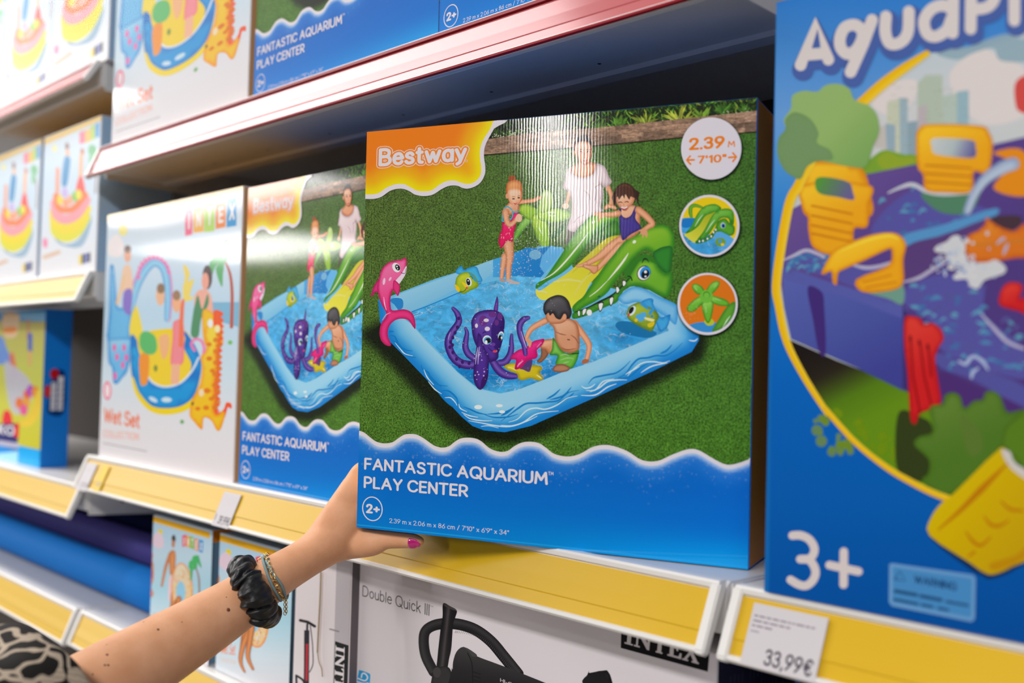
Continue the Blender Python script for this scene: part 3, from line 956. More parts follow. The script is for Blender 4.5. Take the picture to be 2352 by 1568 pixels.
# head of the crocodile
a.poly(zB('1420,640 1500,590 1580,565 1670,560 1730,600 1762,680 1755,800 1740,900 1722,1005 1650,1000 1600,940 1570,900 1560,830 1500,790 1430,830 1360,900 1290,990 1200,1100 1130,1200 1040,1270 930,1330 820,1390 800,1340 840,1290 900,1240 960,1150 1030,1050 1100,950 1190,840 1270,740 1340,680'), puff(GE, (98, 164, 32), (132, 182, 44), 14), res=6)
a.poly(zB('1560,830 1600,790 1680,760 1745,770 1740,900 1722,1005 1680,1012 1620,960 1580,910'), puff((28, 96, 34), (44, 128, 40), None, 10))
a.poly(zB('1420,900 1490,880 1580,900 1620,960 1680,1010 1740,1010 1745,1120 1720,1210 1690,1245 1600,1215 1520,1170 1430,1140 1330,1150 1280,1190 1220,1290 1130,1330 1040,1370 930,1420 810,1450 800,1400 830,1385 940,1340 1050,1280 1150,1230 1230,1170 1310,1080 1350,1000'), puff((40, 116, 30), (104, 168, 40), (128, 188, 44), 16), res=6)
a.poly(zB('1290,1000 1360,900 1430,850 1500,840 1560,870 1600,930 1500,890 1430,910 1370,1000 1320,1070'), (52, 128, 34), alpha=.8)
for q, wv in (('1130,1090 1230,970 1290,890 1330,825', 4.5), ('960,1240 1040,1180 1130,1090', 2.0), ('1370,730 1400,708', 7)):
    a.stroke(zB(q), [1, wv, wv, 1], (224, 238, 206))
a.stroke(zB('820,1388 940,1345 1060,1285 1160,1235 1240,1170 1310,1095 1350,1060 1362,1080'), [1.5, 3, 4, 3, 2.5, 2, 2], (20, 28, 20))
a.stroke(zB('1325,1045 1350,1050 1365,1085'), 2.6, (20, 28, 20))
a.stroke(zB('1460,918 1475,885 1500,882 1525,915'), [1.5, 4, 1], (20, 28, 20))
for q in ('850,1375 870,1370 872,1425 855,1425', '895,1362 935,1345 925,1395 895,1425', '1045,1300 1095,1290 1085,1350 1062,1385 1048,1350', '1150,1250 1190,1235 1185,1290 1165,1330 1152,1300', '1272,1090 1300,1085 1310,1115 1280,1150', '1210,1150 1230,1140 1250,1180 1220,1215'):
    a.poly(zB(q), (20, 28, 20), n=4)
    c = zB(q); m = c.mean(0)
    a.poly(m + (c - m) * .74, (232, 230, 236), n=4)
a.ell(zB('960,1390')[0], 6, 7, (226, 228, 230))
a.ell(zB('1476,1015')[0], 15.5, 18, (22, 30, 40), rot=.45)
a.ell(zB('1477,1016')[0], 14, 16, (226, 234, 242), rot=.45)
a.ell(zB('1488,1010')[0], 11.5, 14.5, (40, 140, 214), rot=.45)
a.ell(zB('1490,1025')[0], 8.6, 11, (10, 14, 24), rot=.45)
a.ell(zB('1492,1003')[0], 3.4, 3.4, (240, 244, 250)); a.ell(zB('1492,1047')[0], 2.4, 2.4, (200, 214, 230))
a.stroke(zB('1045,1240 1060,1236'), 3.4, (20, 90, 70))
# right corner of the rim in front of the head
a.poly(zB('1235,1260 1290,1190 1360,1150 1430,1148 1520,1180 1620,1235 1780,1310 1800,1380 1780,1500 1720,1460 1640,1400 1500,1320 1400,1290 1300,1310'), puff((58, 150, 214), (118, 184, 222), (140, 198, 226), 12), res=6)

# girl: body, arms and head
a.poly(zB('1215,450 1240,410 1260,390 1360,370 1410,385 1450,410 1440,470 1440,570 1420,640 1300,700 1255,600 1240,500'), puff(SKD, SK, SKL, 7))
a.poly(zB('1238,415 1262,400 1262,460 1300,492 1350,470 1385,400 1400,378 1402,430 1395,500 1440,560 1438,600 1350,650 1275,705 1250,620 1240,520'), puff((44, 34, 100), (66, 52, 138), (84, 72, 158), 6))
a.stroke(zB('1230,450 1170,462 1110,462'), [15, 13, 11], SKW)
a.poly(zB('1120,450 1050,440 1000,445 990,470 1045,480 1040,530 1070,500 1120,475'), SK)
a.stroke(zB('1425,420 1490,470 1555,545 1520,575 1470,610'), [17, 15, 14, 12, 10], SKW)
a.poly(zB('1490,590 1440,605 1420,615 1445,625 1430,660 1455,645 1465,685 1478,650 1500,680 1510,640'), SK)
a.poly(zB('1200,330 1190,260 1225,190 1290,160 1350,180 1390,230 1400,300 1370,350 1300,240 1230,280'), puff((44, 22, 16), (82, 46, 32), (110, 66, 46), 8))
a.stroke(zB('1200,260 1188,300 1200,350 1215,390'), [7, 8, 6, 2], (52, 28, 22))
a.stroke(zB('1390,240 1415,260 1412,310 1425,370'), [7, 8, 5, 2], (52, 28, 22))
a.poly(zB('1215,290 1240,250 1300,240 1350,280 1385,300 1375,350 1340,385 1310,425 1275,420 1235,380 1215,340'), puff((190, 120, 86), (226, 166, 130), (240, 196, 166), 8))
a.poly(zB('1200,310 1225,220 1290,190 1350,220 1385,300 1350,290 1335,320 1300,270 1290,310 1270,280 1240,320 1225,290'), (74, 42, 30))
for c in ('1252,348', '1312,344'):
    a.stroke(zB(c) + np.array([[-4, 0], [0, -1.4], [4, 0]]), 2, (50, 28, 24))
a.poly(zB('1255,385 1290,400 1320,385 1312,412 1285,422 1262,408'), (170, 60, 60))
a.stroke(zB('1262,392 1290,402 1314,391'), 2.6, (236, 230, 228), smooth=False)
a.stroke(zB('1283,352 1280,372 1292,374'), 1.2, (196, 128, 96))

# pink dolphin on the rim
a.poly(zD('120,830 160,770 200,740 215,800 195,860 150,860'), (26, 34, 20), alpha=.75)
a.poly(zD('190,930 210,890 300,915 330,940 260,955'), (26, 34, 20), alpha=.75)
DP = puff((176, 22, 88), (222, 52, 124), (236, 110, 160), 8)
a.poly(zD('120,470 130,440 145,390 175,340 215,300 200,370 205,430 160,440 135,475'), puff((170, 22, 88), (206, 48, 118), None, 5))
a.poly(zD('430,125 444,150 440,230 432,268 400,330 360,390 370,440 365,470 340,440 320,420 300,480 300,560 320,600 420,590 490,620 520,690 522,765 500,745 460,690 400,675 340,690 290,740 275,820 305,912 260,915 215,870 200,800 215,720 262,640 215,540 190,460 180,400 190,330 220,230 280,170 350,150 400,140'), DP, res=4)
a.poly(zD('440,200 438,262 400,330 365,370 345,335 395,275'), (222, 206, 222))
a.poly(zD('330,330 380,370 380,430 365,470 340,440 320,400'), puff((176, 22, 88), (214, 50, 120), None, 4))
a.ell(zD('350,215')[0], 8.5, 11.5, (222, 230, 240), rot=-.5)
a.ell(zD('362,214')[0], 5.2, 7.5, (28, 24, 30), rot=-.5)
a.ell(zD('356,205')[0], 2, 2, (240, 240, 245)); a.ell(zD('362,226')[0], 1.4, 1.4, (240, 240, 245))
a.stroke(zD('395,262 415,268 432,262 440,220'), [1.6, 1.2, 1], (90, 20, 60))
a.stroke(zD('238,480 245,540 262,600'), [1, 2.4, 1], (240, 190, 214))
a.ell(zD('240,340')[0], 3, 8, (244, 190, 214), rot=.15); a.ell(zD('295,318')[0], 2.4, 5, (244, 180, 210), rot=.5)
a.stroke(zD('225,690 260,640 300,620'), [1, 2.2, 1], (240, 150, 190))

# small fish floats
def fish(pz, body, fin, eye, flip):
    pass
a.poly(zD('885,260 935,195 960,235 1000,215 1070,205 1100,270 1125,330 1080,345 1000,300'), puff((30, 128, 196), (64, 172, 216), None, 6))
a.poly(zD('880,360 895,300 940,262 1010,255 1060,290 1090,360 1080,390 1010,425 960,450 910,430 882,400'), puff((110, 140, 20), (162, 182, 34), (196, 206, 50), 8))
for q, cc in (('940,340 990,370 985,400 960,380', (236, 196, 30)), ('882,365 920,400 915,435 885,405', (230, 190, 20)), ('1000,260 1040,275 1080,345 1050,330', (60, 150, 170))):
    a.poly(zD(q), cc)
a.ell(zD('1003,343')[0], 6.5, 10, (214, 228, 240), rot=-.2); a.ell(zD('998,343')[0], 4.4, 8, (24, 26, 30), rot=-.2); a.ell(zD('997,332')[0], 1.6, 1.6, (240, 240, 245))
a.stroke(zD('918,435 960,425 985,395'), 1.4, (40, 60, 20)); a.ell(zD('985,396')[0], 2.4, 2.4, (220, 50, 110))
a.stroke(zD('1010,292 1030,300 1035,318'), 1.2, (40, 60, 20))

a.poly(zE('1030,500 1060,460 1160,460 1260,500 1400,560 1330,605 1200,590 1080,550'), (16, 118, 176), alpha=.75)
a.poly(zE('1260,290 1330,250 1370,262 1370,300 1400,360 1440,420 1510,395 1525,410 1495,510 1430,550 1395,470 1330,380'), puff((24, 120, 192), (60, 160, 214), None, 6))
a.poly(zE('1130,380 1150,330 1200,300 1250,285 1300,310 1340,330 1380,350 1422,410 1395,470 1360,545 1300,530 1220,490 1160,450 1135,415'), puff((84, 116, 26), (132, 158, 40), (170, 190, 54), 9))
for q, cc in (('1210,410 1295,375 1305,420 1255,460', (76, 164, 214)), ('1250,300 1290,290 1330,350 1300,340', (46, 146, 204)), ('1330,380 1370,320 1380,350 1340,400', (46, 146, 204)), ('1295,420 1380,440 1360,460 1300,440', (222, 214, 150)), ('1320,480 1380,460 1370,500 1330,510', (206, 186, 30))):
    a.poly(zE(q), cc, n=4)
a.ell(zE('1215,447')[0], 4, 4, (216, 190, 30)); a.ell(zE('1358,411')[0], 3, 3, (40, 130, 190))
a.ell(zE('1180,362')[0], 7, 12, (206, 224, 236), rot=.5); a.ell(zE('1172,358')[0], 4.6, 9, (20, 24, 28), rot=.5)
a.ell(zE('1150,400')[0], 2, 4, (200, 50, 60), rot=.3)

# octopus
OC = [(50, 22, 104), (84, 54, 150), (112, 86, 172), (70, 40, 136), (44, 18, 98)]
def tent(q, w): a.stroke(zO(q), w, OC, n=8)
tent('350,165 400,220 430,300 420,370 350,470 300,560 290,660 330,780 390,860 470,910 570,930 650,920', [8, 13, 15, 16, 17, 18, 19, 20, 20, 19])
tent('520,430 540,500 525,600 520,690 560,780 640,840', [6, 10, 13, 15, 16, 15])
tent('1145,520 1140,600 1140,690 1120,790 1060,880 980,900', [7, 10, 13, 15, 17, 15])
tent('880,860 940,960 1010,1030 1100,1070 1200,1080', [16, 19, 20, 18, 12])
a.poly(zO('900,190 915,100 940,10 950,5 962,60 955,200'), puff((60, 26, 110), (110, 66, 160), None, 4))
a.poly(zO('600,400 600,330 650,240 740,195 860,182 950,200 1020,250 1050,340 1040,470 1030,560 1000,680 970,760 960,840 900,880 830,880 780,800 700,720 650,640 615,530'), puff((46, 20, 98), (78, 46, 146), (104, 76, 168), 14), res=4)
a.poly(zO('870,420 920,300 960,230 1020,260 1050,340 1040,470 1030,560 1000,680 960,760 880,640 870,520'), (52, 26, 116), alpha=.55)
for c, rx, ry in (('885,245', 9, 7), ('985,270', 6, 9), ('940,355', 5, 7), ('760,330', 10, 12)):
    a.ell(zO(c)[0], rx, ry, (112, 52, 140), alpha=.75)
for c, rx, ry in (('800,325', 6, 4), ('815,440', 6, 5), ('668,398', 3.4, 5)):
    a.ell(zO(c)[0], rx, ry, (222, 214, 240), alpha=.9)
a.ell(zO('812,590')[0], 10, 10.5, (216, 226, 240)); a.ell(zO('818,598')[0], 9, 8.6, (84, 160, 206))
a.ell(zO('828,598')[0], 7, 5.8, (14, 12, 22)); a.ell(zO('800,620')[0], 3, 4.4, (226, 234, 244))
a.ell(zO('998,535')[0], 6.5, 10.5, (210, 222, 238), rot=.2); a.ell(zO('1000,545')[0], 5.6, 8, (84, 160, 206), rot=.2)
a.ell(zO('990,560')[0], 4.4, 6.4, (14, 12, 22), rot=.2); a.ell(zO('1008,560')[0], 1.8, 3, (226, 234, 244))
a.stroke(zO('755,500 775,482 795,488'), 1.8, (34, 12, 70)); a.stroke(zO('990,425 1010,412'), 1.8, (34, 12, 70))
a.stroke(zO('830,695 860,725 900,745 950,735 970,700'), [1.4, 1.6, 1.6, 1.4], (34, 12, 70))
a.ell(zO('918,745')[0], 5, 2.6, (220, 60, 80)); a.ell(zO('895,650')[0], 5, 4, (100, 56, 150))
a.poly(zO('690,500 730,530 750,600 780,700 840,830 835,960 830,1060 800,1170 760,1240 710,1262 660,1210 630,1120 628,1000 645,850 665,700 680,590'), puff((48, 20, 98), (74, 42, 140), (88, 58, 154), 12), res=4)
a.poly(zO('740,1130 800,1050 830,1060 800,1180 745,1250 730,1200'), (60, 24, 104), alpha=.7)
for q in ('690,690 668,800 655,920', '712,680 695,800 690,920'):
    a.stroke(zO(q), [1, 3, 1], (176, 160, 214))
for k in range(15):
    c = zO('%d,%d' % (rng.randint(640, 800), rng.randint(760, 1130)))[0]
    a.ell(c, rng.uniform(.8, 2), rng.uniform(.8, 2), (190, 176, 220), n=8)
for q in ('320,480 300,530 285,590', '1265,470 1310,600 1350,700'):
    a.stroke(zO(q), [.8, 2, .8], (170, 150, 210))
for c in ('430,300', '410,420', '380,495', '350,560', '320,620', '345,660', '310,690', '350,760', '400,850', '480,890', '440,950', '570,905'):
    a.ell(zO(c)[0], 3.6, 4.4, (54, 22, 100), n=12)
# boy playing with the stars
a.stroke(zO('1600,330 1500,380 1410,440 1360,520 1340,590'), [15, 14, 13, 11, 9], SKW)
a.stroke(zO('1990,360 2080,480 2170,610 2190,700 2160,840'), [15, 15, 14, 12, 11], SKW)
a.poly(zO('2090,900 2110,850 2180,850 2185,880 2140,905'), SKD)
a.poly(zO('1540,640 1600,700 1640,770 1600,840 1530,900 1485,870 1530,820 1540,760'), puff((110, 70, 46), (150, 98, 66), None, 5))
a.poly(zO('1530,690 1560,600 1640,575 1740,580 1760,680 1740,770 1650,775 1600,720'), puff(SKD, (206, 138, 96), SKL, 8))
a.poly(zO('1650,370 1720,330 1900,290 2010,350 2050,440 2060,560 2050,720 1960,765 1860,750 1780,690 1730,590 1720,470 1690,400'), puff((160, 96, 62), (204, 144, 108), (220, 170, 138), 10), res=4)
for q in ('1940,520 2000,560 2050,640', '1740,480 1820,510 1880,520', '1810,690 1900,720 2010,700'):
    a.stroke(zO(q), [1, 3, 1], (156, 96, 64), alpha=.6)
a.stroke(zO('1900,582 1925,585'), 2.4, (96, 52, 36))
a.poly(zO('1700,560 1740,600 1790,690 1860,755 1950,765 2050,725 2045,800 2020,880 1960,970 1880,960 1740,920 1760,800 1660,790 1690,700'), puff((44, 120, 30), (104, 178, 62), (150, 206, 110), 8), res=4)
a.stroke(zO('1960,775 2050,765'), 2.6, (30, 60, 30))
for q in ('1800,800 1860,780 1920,800', '1800,860 1900,830 1980,840', '1840,900 1920,880'):
    a.stroke(zO(q), [1, 2.6, 1], (182, 216, 160), alpha=.7)
a.poly(zO('1700,970 1750,920 1850,915 1930,960 1900,1005 1800,1025 1710,1010'), puff((120, 76, 56), (176, 122, 92), None, 6))
a.poly(zO('1600,230 1680,180 1850,230 1890,300 1820,360 1680,370 1620,330'), puff(SKD, (206, 146, 110), None, 7))
a.poly(zO('1570,190 1575,110 1620,40 1690,0 1770,-20 1850,0 1910,60 1940,140 1955,220 1930,290 1880,300 1870,250 1840,250 1800,310 1740,290 1700,230 1660,260 1640,220 1600,250'), puff((34, 32, 36), (70, 68, 72), (96, 94, 98), 12), res=4)
a.ell(zO('1858,275')[0], 4.4, 7, SK)
# stars
a.poly(zO('1040,945 1120,905 1230,905 1300,940 1420,925 1530,940 1560,985 1520,1020 1545,1060 1575,1110 1520,1140 1400,1110 1290,1135 1235,1110 1215,1050 1120,1010 1070,980'), puff((150, 138, 16), (200, 180, 24), (214, 200, 50), 8), n=5)
a.stroke(zO('1090,960 1150,970 1200,1000'), [1, 2.4, 1], (236, 226, 120)); a.stroke(zO('1480,1060 1520,1085 1550,1110'), [1, 3, 1], (236, 230, 160))
a.poly(zO('1270,870 1330,830 1420,850 1410,960 1380,1020 1300,990 1250,970'), (88, 52, 120), alpha=.8)
a.poly(zO('1585,575 1560,650 1490,720 1490,760 1495,800 1470,840 1360,870 1280,960 1200,990 1185,960 1200,860 1130,850 1160,780 1240,720 1330,690 1430,610 1520,580'), puff((176, 6, 90), (214, 20, 118), (228, 60, 140), 9), n=5)
a.stroke(zO('1300,870 1250,910 1220,955'), [1, 3.4, 1], (244, 150, 190)); a.stroke(zO('1540,620 1510,660 1480,690'), [1, 2.4, 1], (240, 120, 176))
tent('1370,290 1310,310 1260,370 1250,450 1275,560 1310,650 1330,780', [9, 14, 15, 14, 14, 13, 10])
a.stroke(zO('1270,470 1310,600 1345,700'), [1, 2.6, 1], (180, 164, 220))
a.poly(zO('1340,560 1390,580 1415,620 1390,690 1360,640'), SK)
# sparkle on the water and spray from the star
C, R, AL = [], [], []
for k in range(240):
    C.append((rng.uniform(930, 1540), rng.uniform(620, 880))); R.append(rng.uniform(.5, 1.2))
C = np.array(C); R = np.array(R)
k = inside(C, WATER)
a.dots(C[k], R[k], (214, 232, 242), .55)
C = [(rng.gauss(1205, 34), rng.gauss(585, 52)) for _ in range(300)]
a.dots(C, [rng.uniform(.5, 1.5) for _ in C], (226, 234, 226), .55)
C = [(rng.gauss(1170, 14), rng.uniform(470, 640)) for _ in range(90)]
a.dots(C, [rng.uniform(.5, 1.2) for _ in C], (232, 236, 236), .5)
PICTURE = a

# corner flash with the maker's name
ZT = PICTURE.top()
b = Art(PC, PW, PH, ZT)
b.poly(np.r_[[(838, 300)], zA('30,775 72,775 150,775 220,755 300,700 390,682 460,700 520,735 600,748 680,735 760,685 830,655 900,655 950,675 1000,680 1070,655 1120,610 1150,540 1150,470 1140,400 1140,340 1155,280 1190,210 1230,140 1272,55')], WHT, n=4)
INNER = zA('30,735 75,735 150,733 200,718 270,670 350,642 420,642 480,670 540,700 610,705 670,695 740,645 800,615 870,607 930,625 980,637 1030,632 1080,600 1110,550 1115,480 1105,420 1103,340 1120,270 1150,210 1190,150 1230,55')
IN2 = cr(INNER, False, 5)
def flash(P, d):
    dd = seg_dist(P, IN2, False)
    c = mix((250, 212, 0), (246, 168, 14), sm(dd / 30))
    return c + (np.array((230, 120, 22)) - c) * sm((dd - 22) / 45)[:, None]
b.poly(np.r_[IN2, [(838, 300)]], flash, smooth=False, res=6)
p0, p1, pt = zA('190,484 868,440 192,322')
p1 = np.array([zA('985,432')[0][0], zA('985,432')[0][1]])
for gr, cc in ((.135, WHT), (.095, (232, 124, 30)), (0.0, WHT)):
    b.text('Bestway', p0, p1, pt, cc, wt=.215, grow=gr, gap=.03)
b.ell(zA('983,431')[0], 2.6, 2.6, (240, 220, 190)); b.ell(zA('983,431')[0], 1.7, 1.7, (232, 124, 30))
LOGO = b

# banner with the title
c = Art(PC, PW, PH, ZT)
# wave crest line, top of the white edge; it runs level across the face
crest = np.r_[zF('0,190 60,178 120,195 190,250 250,290 330,306 410,295 470,255 530,218 590,208 660,215 730,250 800,300 850,330 920,348 990,335 1050,290 1110,255 1190,245 1270,255 1330,285 1400,345 1460,375 1530,390 1600,378 1660,335 1740,295 1830,285 1920,300 1990,345 2060,400 2130,425 2200,435 2270,430'),
              [(1335, 1040), (1365, 1024), (1400, 1021), (1440, 1034), (1475, 1055), (1510, 1057), (1545, 1042), (1580, 1030), (1605, 1032), (1640, 1052), (1670, 1065), (1700, 1060), (1735, 1046)]]
CR2 = cr(crest, False, 4)
c.poly(np.r_[CR2, [(1730, 1320), (810, 1225)]], WHT, smooth=False)
low = CR2 + np.array([0, 9.5])
def sea(P, d):
    dd = seg_dist(P, low, False)
    t = np.clip((P[:, 1] - 1060 - (P[:, 0] - 820) * .085) / 190, 0, 1)
    r = np.clip((P[:, 0] - 1050) / 600, 0, 1)
    col = mix((4, 100, 190), (0, 116, 200), t)
    col = col + (np.array((0, 152, 216)) - col) * ((.25 + .75 * r) * sm((t - .35) / .65))[:, None]
    col = col + (np.array((8, 118, 204)) - col) * (np.clip((900 - P[:, 0]) / 90, 0, 1) * .6)[:, None]
    col = col + (np.array((70, 128, 208)) - col) * (.55 * (1 - sm(dd / 55)))[:, None]
    return col + (np.array((176, 196, 226)) - col) * (1 - sm(dd / 13))[:, None]
c.poly(np.r_[low, [(1730, 1320), (810, 1225)]], sea, smooth=False, res=7)
C, R, AL = [], [], []
for k in range(420):
    x = rng.uniform(830, 1715)
    y0 = np.interp(x, low[:, 0], low[:, 1])
    dy = abs(rng.gauss(0, 38)) + 4
    C.append((x, y0 + dy)); R.append(rng.choice([1, 1.2, 1.6, 2.2, 3])); AL.append(rng.uniform(.06, .26) * max(.15, 1 - dy / 110))
c.dots(C, R, (150, 194, 236), AL, n=10)
c.stroke([(820, 1205), (1720, 1300)], 3, (24, 150, 214), smooth=False)
BANNER = c
ZB = BANNER.top()
d = Art(PC, PW, PH, ZB)
p = zF('122,576 2012,730 122,452 118,765 1192,858 118,642')
d.text('FANTASTIC AQUARIUM', p[0], p[1], p[2], WHT, wt=.20, gap=.07)
d.text('PLAY CENTER', p[3], p[4], p[5], WHT, wt=.20, gap=.07)
q = zF('2015,628 2070,628 2015,592')
d.text('TM', q[0], q[1] + np.array([0, .6]), q[2], WHT, wt=.17)
TITLE = d
e = Art(PC, PW, PH, ZB)
t = np.linspace(0, 2 * math.pi, 40)
e.stroke(zF('209,979')[0] + np.c_[22.4 * np.cos(t), 27 * np.sin(t)] @ np.array([[1, .085], [0, 1]]), 2.4, WHT, smooth=False)
q = zF('142,1022 286,1034 142,925')
e.text('2+', q[0], q[1], q[2], WHT, wt=.26, gap=.05)
q = zF('383,1122 1612,1246 383,1075')
e.text('2.39 m x 2.06 m x 86 cm / 7\'10" x 6\'9" x 34"', q[0], q[1], q[2], WHT, wt=.115, gap=.12)
AGE = e

def badge(c, draw):
    f = Art(PC, PW, PH, ZT)
    cx, cy = c
    for k in range(5):
        f.ell((cx + 1.5, cy + 3), 69.5 + 5 - k * 1.2, 71.5 + 5 - k * 1.2, (16, 40, 14), alpha=.13, n=48)
    f.ell(c, 69.3, 71.3, WHT, n=64)
    draw(f)
    return f
def clip_circle(pts, c, rx, ry):
    P = cr(np.array(pts), True, 6)
    v = (P - c) / [rx, ry]
    r = np.hypot(*v.T)
    s = np.where(r > 1, 1 / np.maximum(r, 1e-6), 1)
    return c + (P - c) * s[:, None]
OR = (224, 122, 14)
def size_badge(f):
    q = zC('572,326 806,310 572,246 826,306 874,303 826,264 628,414 800,404 628,362')
    f.text('2.39', q[0], q[1], q[2], OR, wt=.22, gap=.06)
    f.text('M', q[3], q[4], q[5], OR, wt=.17)
    f.text("7'10\"", q[6], q[7] + np.array([6, -1]), q[8], OR, wt=.21, gap=.06)
    for pts in ('606,388 562,390', '580,364 558,390 583,416'):
        f.stroke(zC(pts), 4.2, OR, smooth=False)
    for pts in ('833,372 880,368', '860,343 883,368 860,398'):
        f.stroke(zC(pts), 4.2, OR, smooth=False)
def slide_badge(f):
    cc = zR('383,424')[0]
    f.ell(cc, 64, 66, (228, 196, 10), n=64)
    rx, ry = 64, 66
    f.poly(clip_circle(zR('95,360 245,348 300,420 420,540 500,480 620,550 640,600 500,700 380,720 250,700 150,600 100,480'), cc, rx, ry), (58, 150, 204), smooth=False, mat=2)
    f.poly(clip_circle(zR('95,370 240,350 200,430 120,440'), cc, rx, ry), (20, 116, 190), smooth=False)
    for q, w in (('205,340 195,290 200,240 240,220 310,240', [6, 9, 9, 8, 5]),):
        f.stroke(zR(q), w, [(50, 120, 30), (110, 174, 50), (60, 130, 34)])
    f.poly(zR('145,500 330,330 420,290 440,340 330,500 300,580 240,595 160,540'), lingrad((1625, 490), (1590, 550), (160, 170, 30), (206, 204, 60)))
    f.poly(zR('150,490 200,430 260,310 330,230 430,205 495,235 490,265 400,300 340,330 280,420 220,470 160,500'), puff(GE, (84, 158, 40), (120, 184, 70), 5))
    f.poly(zR('260,570 330,470 400,340 450,280 540,250 610,265 630,320 625,410 590,400 570,350 500,350 440,420 380,510 320,560'), puff(GE, (84, 158, 40), (120, 184, 70), 5))
    f.poly(zR('470,380 540,350 590,400 635,430 630,500 580,522 500,485 450,490 420,540 330,590 250,600 255,570 330,560 420,480'), puff((40, 110, 28), (86, 158, 38), None, 6))
    f.stroke(zR('270,575 350,545 420,490 470,440'), 1.2, (20, 30, 20))
    for p_ in ('285,578', '320,574', '365,552', '403,528', '425,488', '446,462'):
        f.ell(zR(p_)[0], 2, 2.6, (230, 232, 236), n=10)
    f.ell(zR('520,420')[0], 5.4, 6.4, (220, 230, 240)); f.ell(zR('522,422')[0], 4.4, 5.4, (40, 110, 200)); f.ell(zR('524,425')[0], 2.6, 3.4, (10, 14, 30))
    f.poly(clip_circle(zR('430,520 480,480 540,500 620,550 600,600 540,640 460,610'), cc, rx, ry), (84, 164, 216))
    f.ell(zR('495,585')[0], 12, 10, (110, 150, 50)); f.ell(zR('490,578')[0], 4, 5, (60, 150, 200)); f.ell(zR('515,610')[0], 4, 3.4, (220, 196, 40))
    for q in ('240,430 280,360 320,310', '350,490 400,410 440,360'):
        f.stroke(zR(q), [.6, 2, .6], (214, 234, 200))
def star_badge(f):
    cc = zR('370,1200')[0]
    rx, ry = 64, 66
    f.ell(cc, rx, ry, (214, 112, 16), n=64)
    f.poly(clip_circle(zR('180,1420 300,1385 460,1395 420,1480 330,1490 230,1470'), cc, rx, ry), (50, 136, 200), smooth=False)
    f.poly(clip_circle(zR('415,1480 470,1370 560,1230 640,1180 660,1260 600,1380 520,1450'), cc, rx, ry), puff((60, 126, 34), (92, 158, 46), None, 8), smooth=False)
    f.stroke(zR('520,1440 560,1370 595,1320'), [.6, 3, .6], (200, 226, 180))
    f.poly(zR('335,1380 375,1340 430,1370 425,1410 370,1420'), (176, 190, 40))
    SG = puff((52, 120, 30), (100, 176, 46), (150, 206, 90), 5)
    for q in ('330,1100 270,1110 220,1060 215,1015 250,1000 310,1030 340,1080', '350,1080 390,1010 440,975 485,980 480,1030 430,1090 390,1120', '400,1120 460,1130 550,1160 585,1200 560,1225 480,1220 400,1180', '310,1180 420,1180 410,1330 375,1395 335,1340', '330,1110 370,1150 300,1220 230,1280 170,1275 165,1230 220,1170 280,1130'):
        f.poly(zR(q), SG)
    f.ell(zR('355,1130')[0], 15, 15, (108, 180, 56)); f.ell(zR('358,1112')[0], 8, 8, (70, 140, 36)); f.ell(zR('358,1118')[0], 6.4, 6.4, (112, 184, 58))
    for q in ('430,1040 455,1010', '445,1150 500,1170', '350,1230 356,1290', '245,1040 262,1070'):
        f.stroke(zR(q), [.6, 2.4, .6], (206, 232, 180), smooth=False)
    f.dots([(rng.gauss(1590, 9), rng.gauss(712, 9)) for _ in range(40)], .8, (236, 206, 150), .6)
B1 = badge(zC('718,313')[0], size_badge)
B2 = badge(zC('707,819')[0], slide_badge)
B3 = badge(zC('697,1329')[0], star_badge)

CARD_O = mat('orange_carton_side', c255(190, 112, 20), .4, .4)
noise_bump(CARD_O, 250, .00006)
CARD_Y = mat('yellow_carton_side', c255(222, 180, 60), .4, .4)
CARD_B = mat('blue_carton_edge', c255(0, 108, 196), .4, .5)
CARD_W = mat('white_carton', c255(212, 206, 208), .42, .4)
pool_box = thing('pool_box', 'glossy play pool box pulled forward and held by a hand, octopus pool on front', 'box', (-.9091, .6436, 1.1786), (0, 0, 0), 'octopus pool boxes')
pool_box.rotation_euler = (math.radians(.5), 0, math.radians(20.83))
carton('pool_box', pool_box, PW, PH, PD, CARD_B, CARD_O, CARD_B, CARD_Y, CARD_B)
PICTURE.build('front_picture', pool_box)
LOGO.build('logo_flash', pool_box)
BANNER.build('blue_banner', pool_box)
TITLE.build('title_lettering', pool_box)
AGE.build('size_lettering', pool_box)
for x, lb in ((B1, 'white round badge with orange size figures'), (B2, 'round badge showing the green slide on yellow'), (B3, 'round badge showing a green star on orange')):
    o = x.build('round_badge', pool_box)
    o['label'] = lb
dup(pool_box, (-1.331, .738, 1.1782), (0, 0, 0), 'glossy play pool box standing flush on the shelf directly behind the held one', 'octopus pool boxes')
dup(pool_box, (-1.3265, .738, 1.7222), (0, 0, 0), 'play pool box on the upper shelf, left one showing its title', 'octopus pool boxes')
dup(pool_box, (-.9105, .738, 1.7222), (0, 0, 0), 'play pool box on the upper shelf showing only age mark and sizes', 'octopus pool boxes')

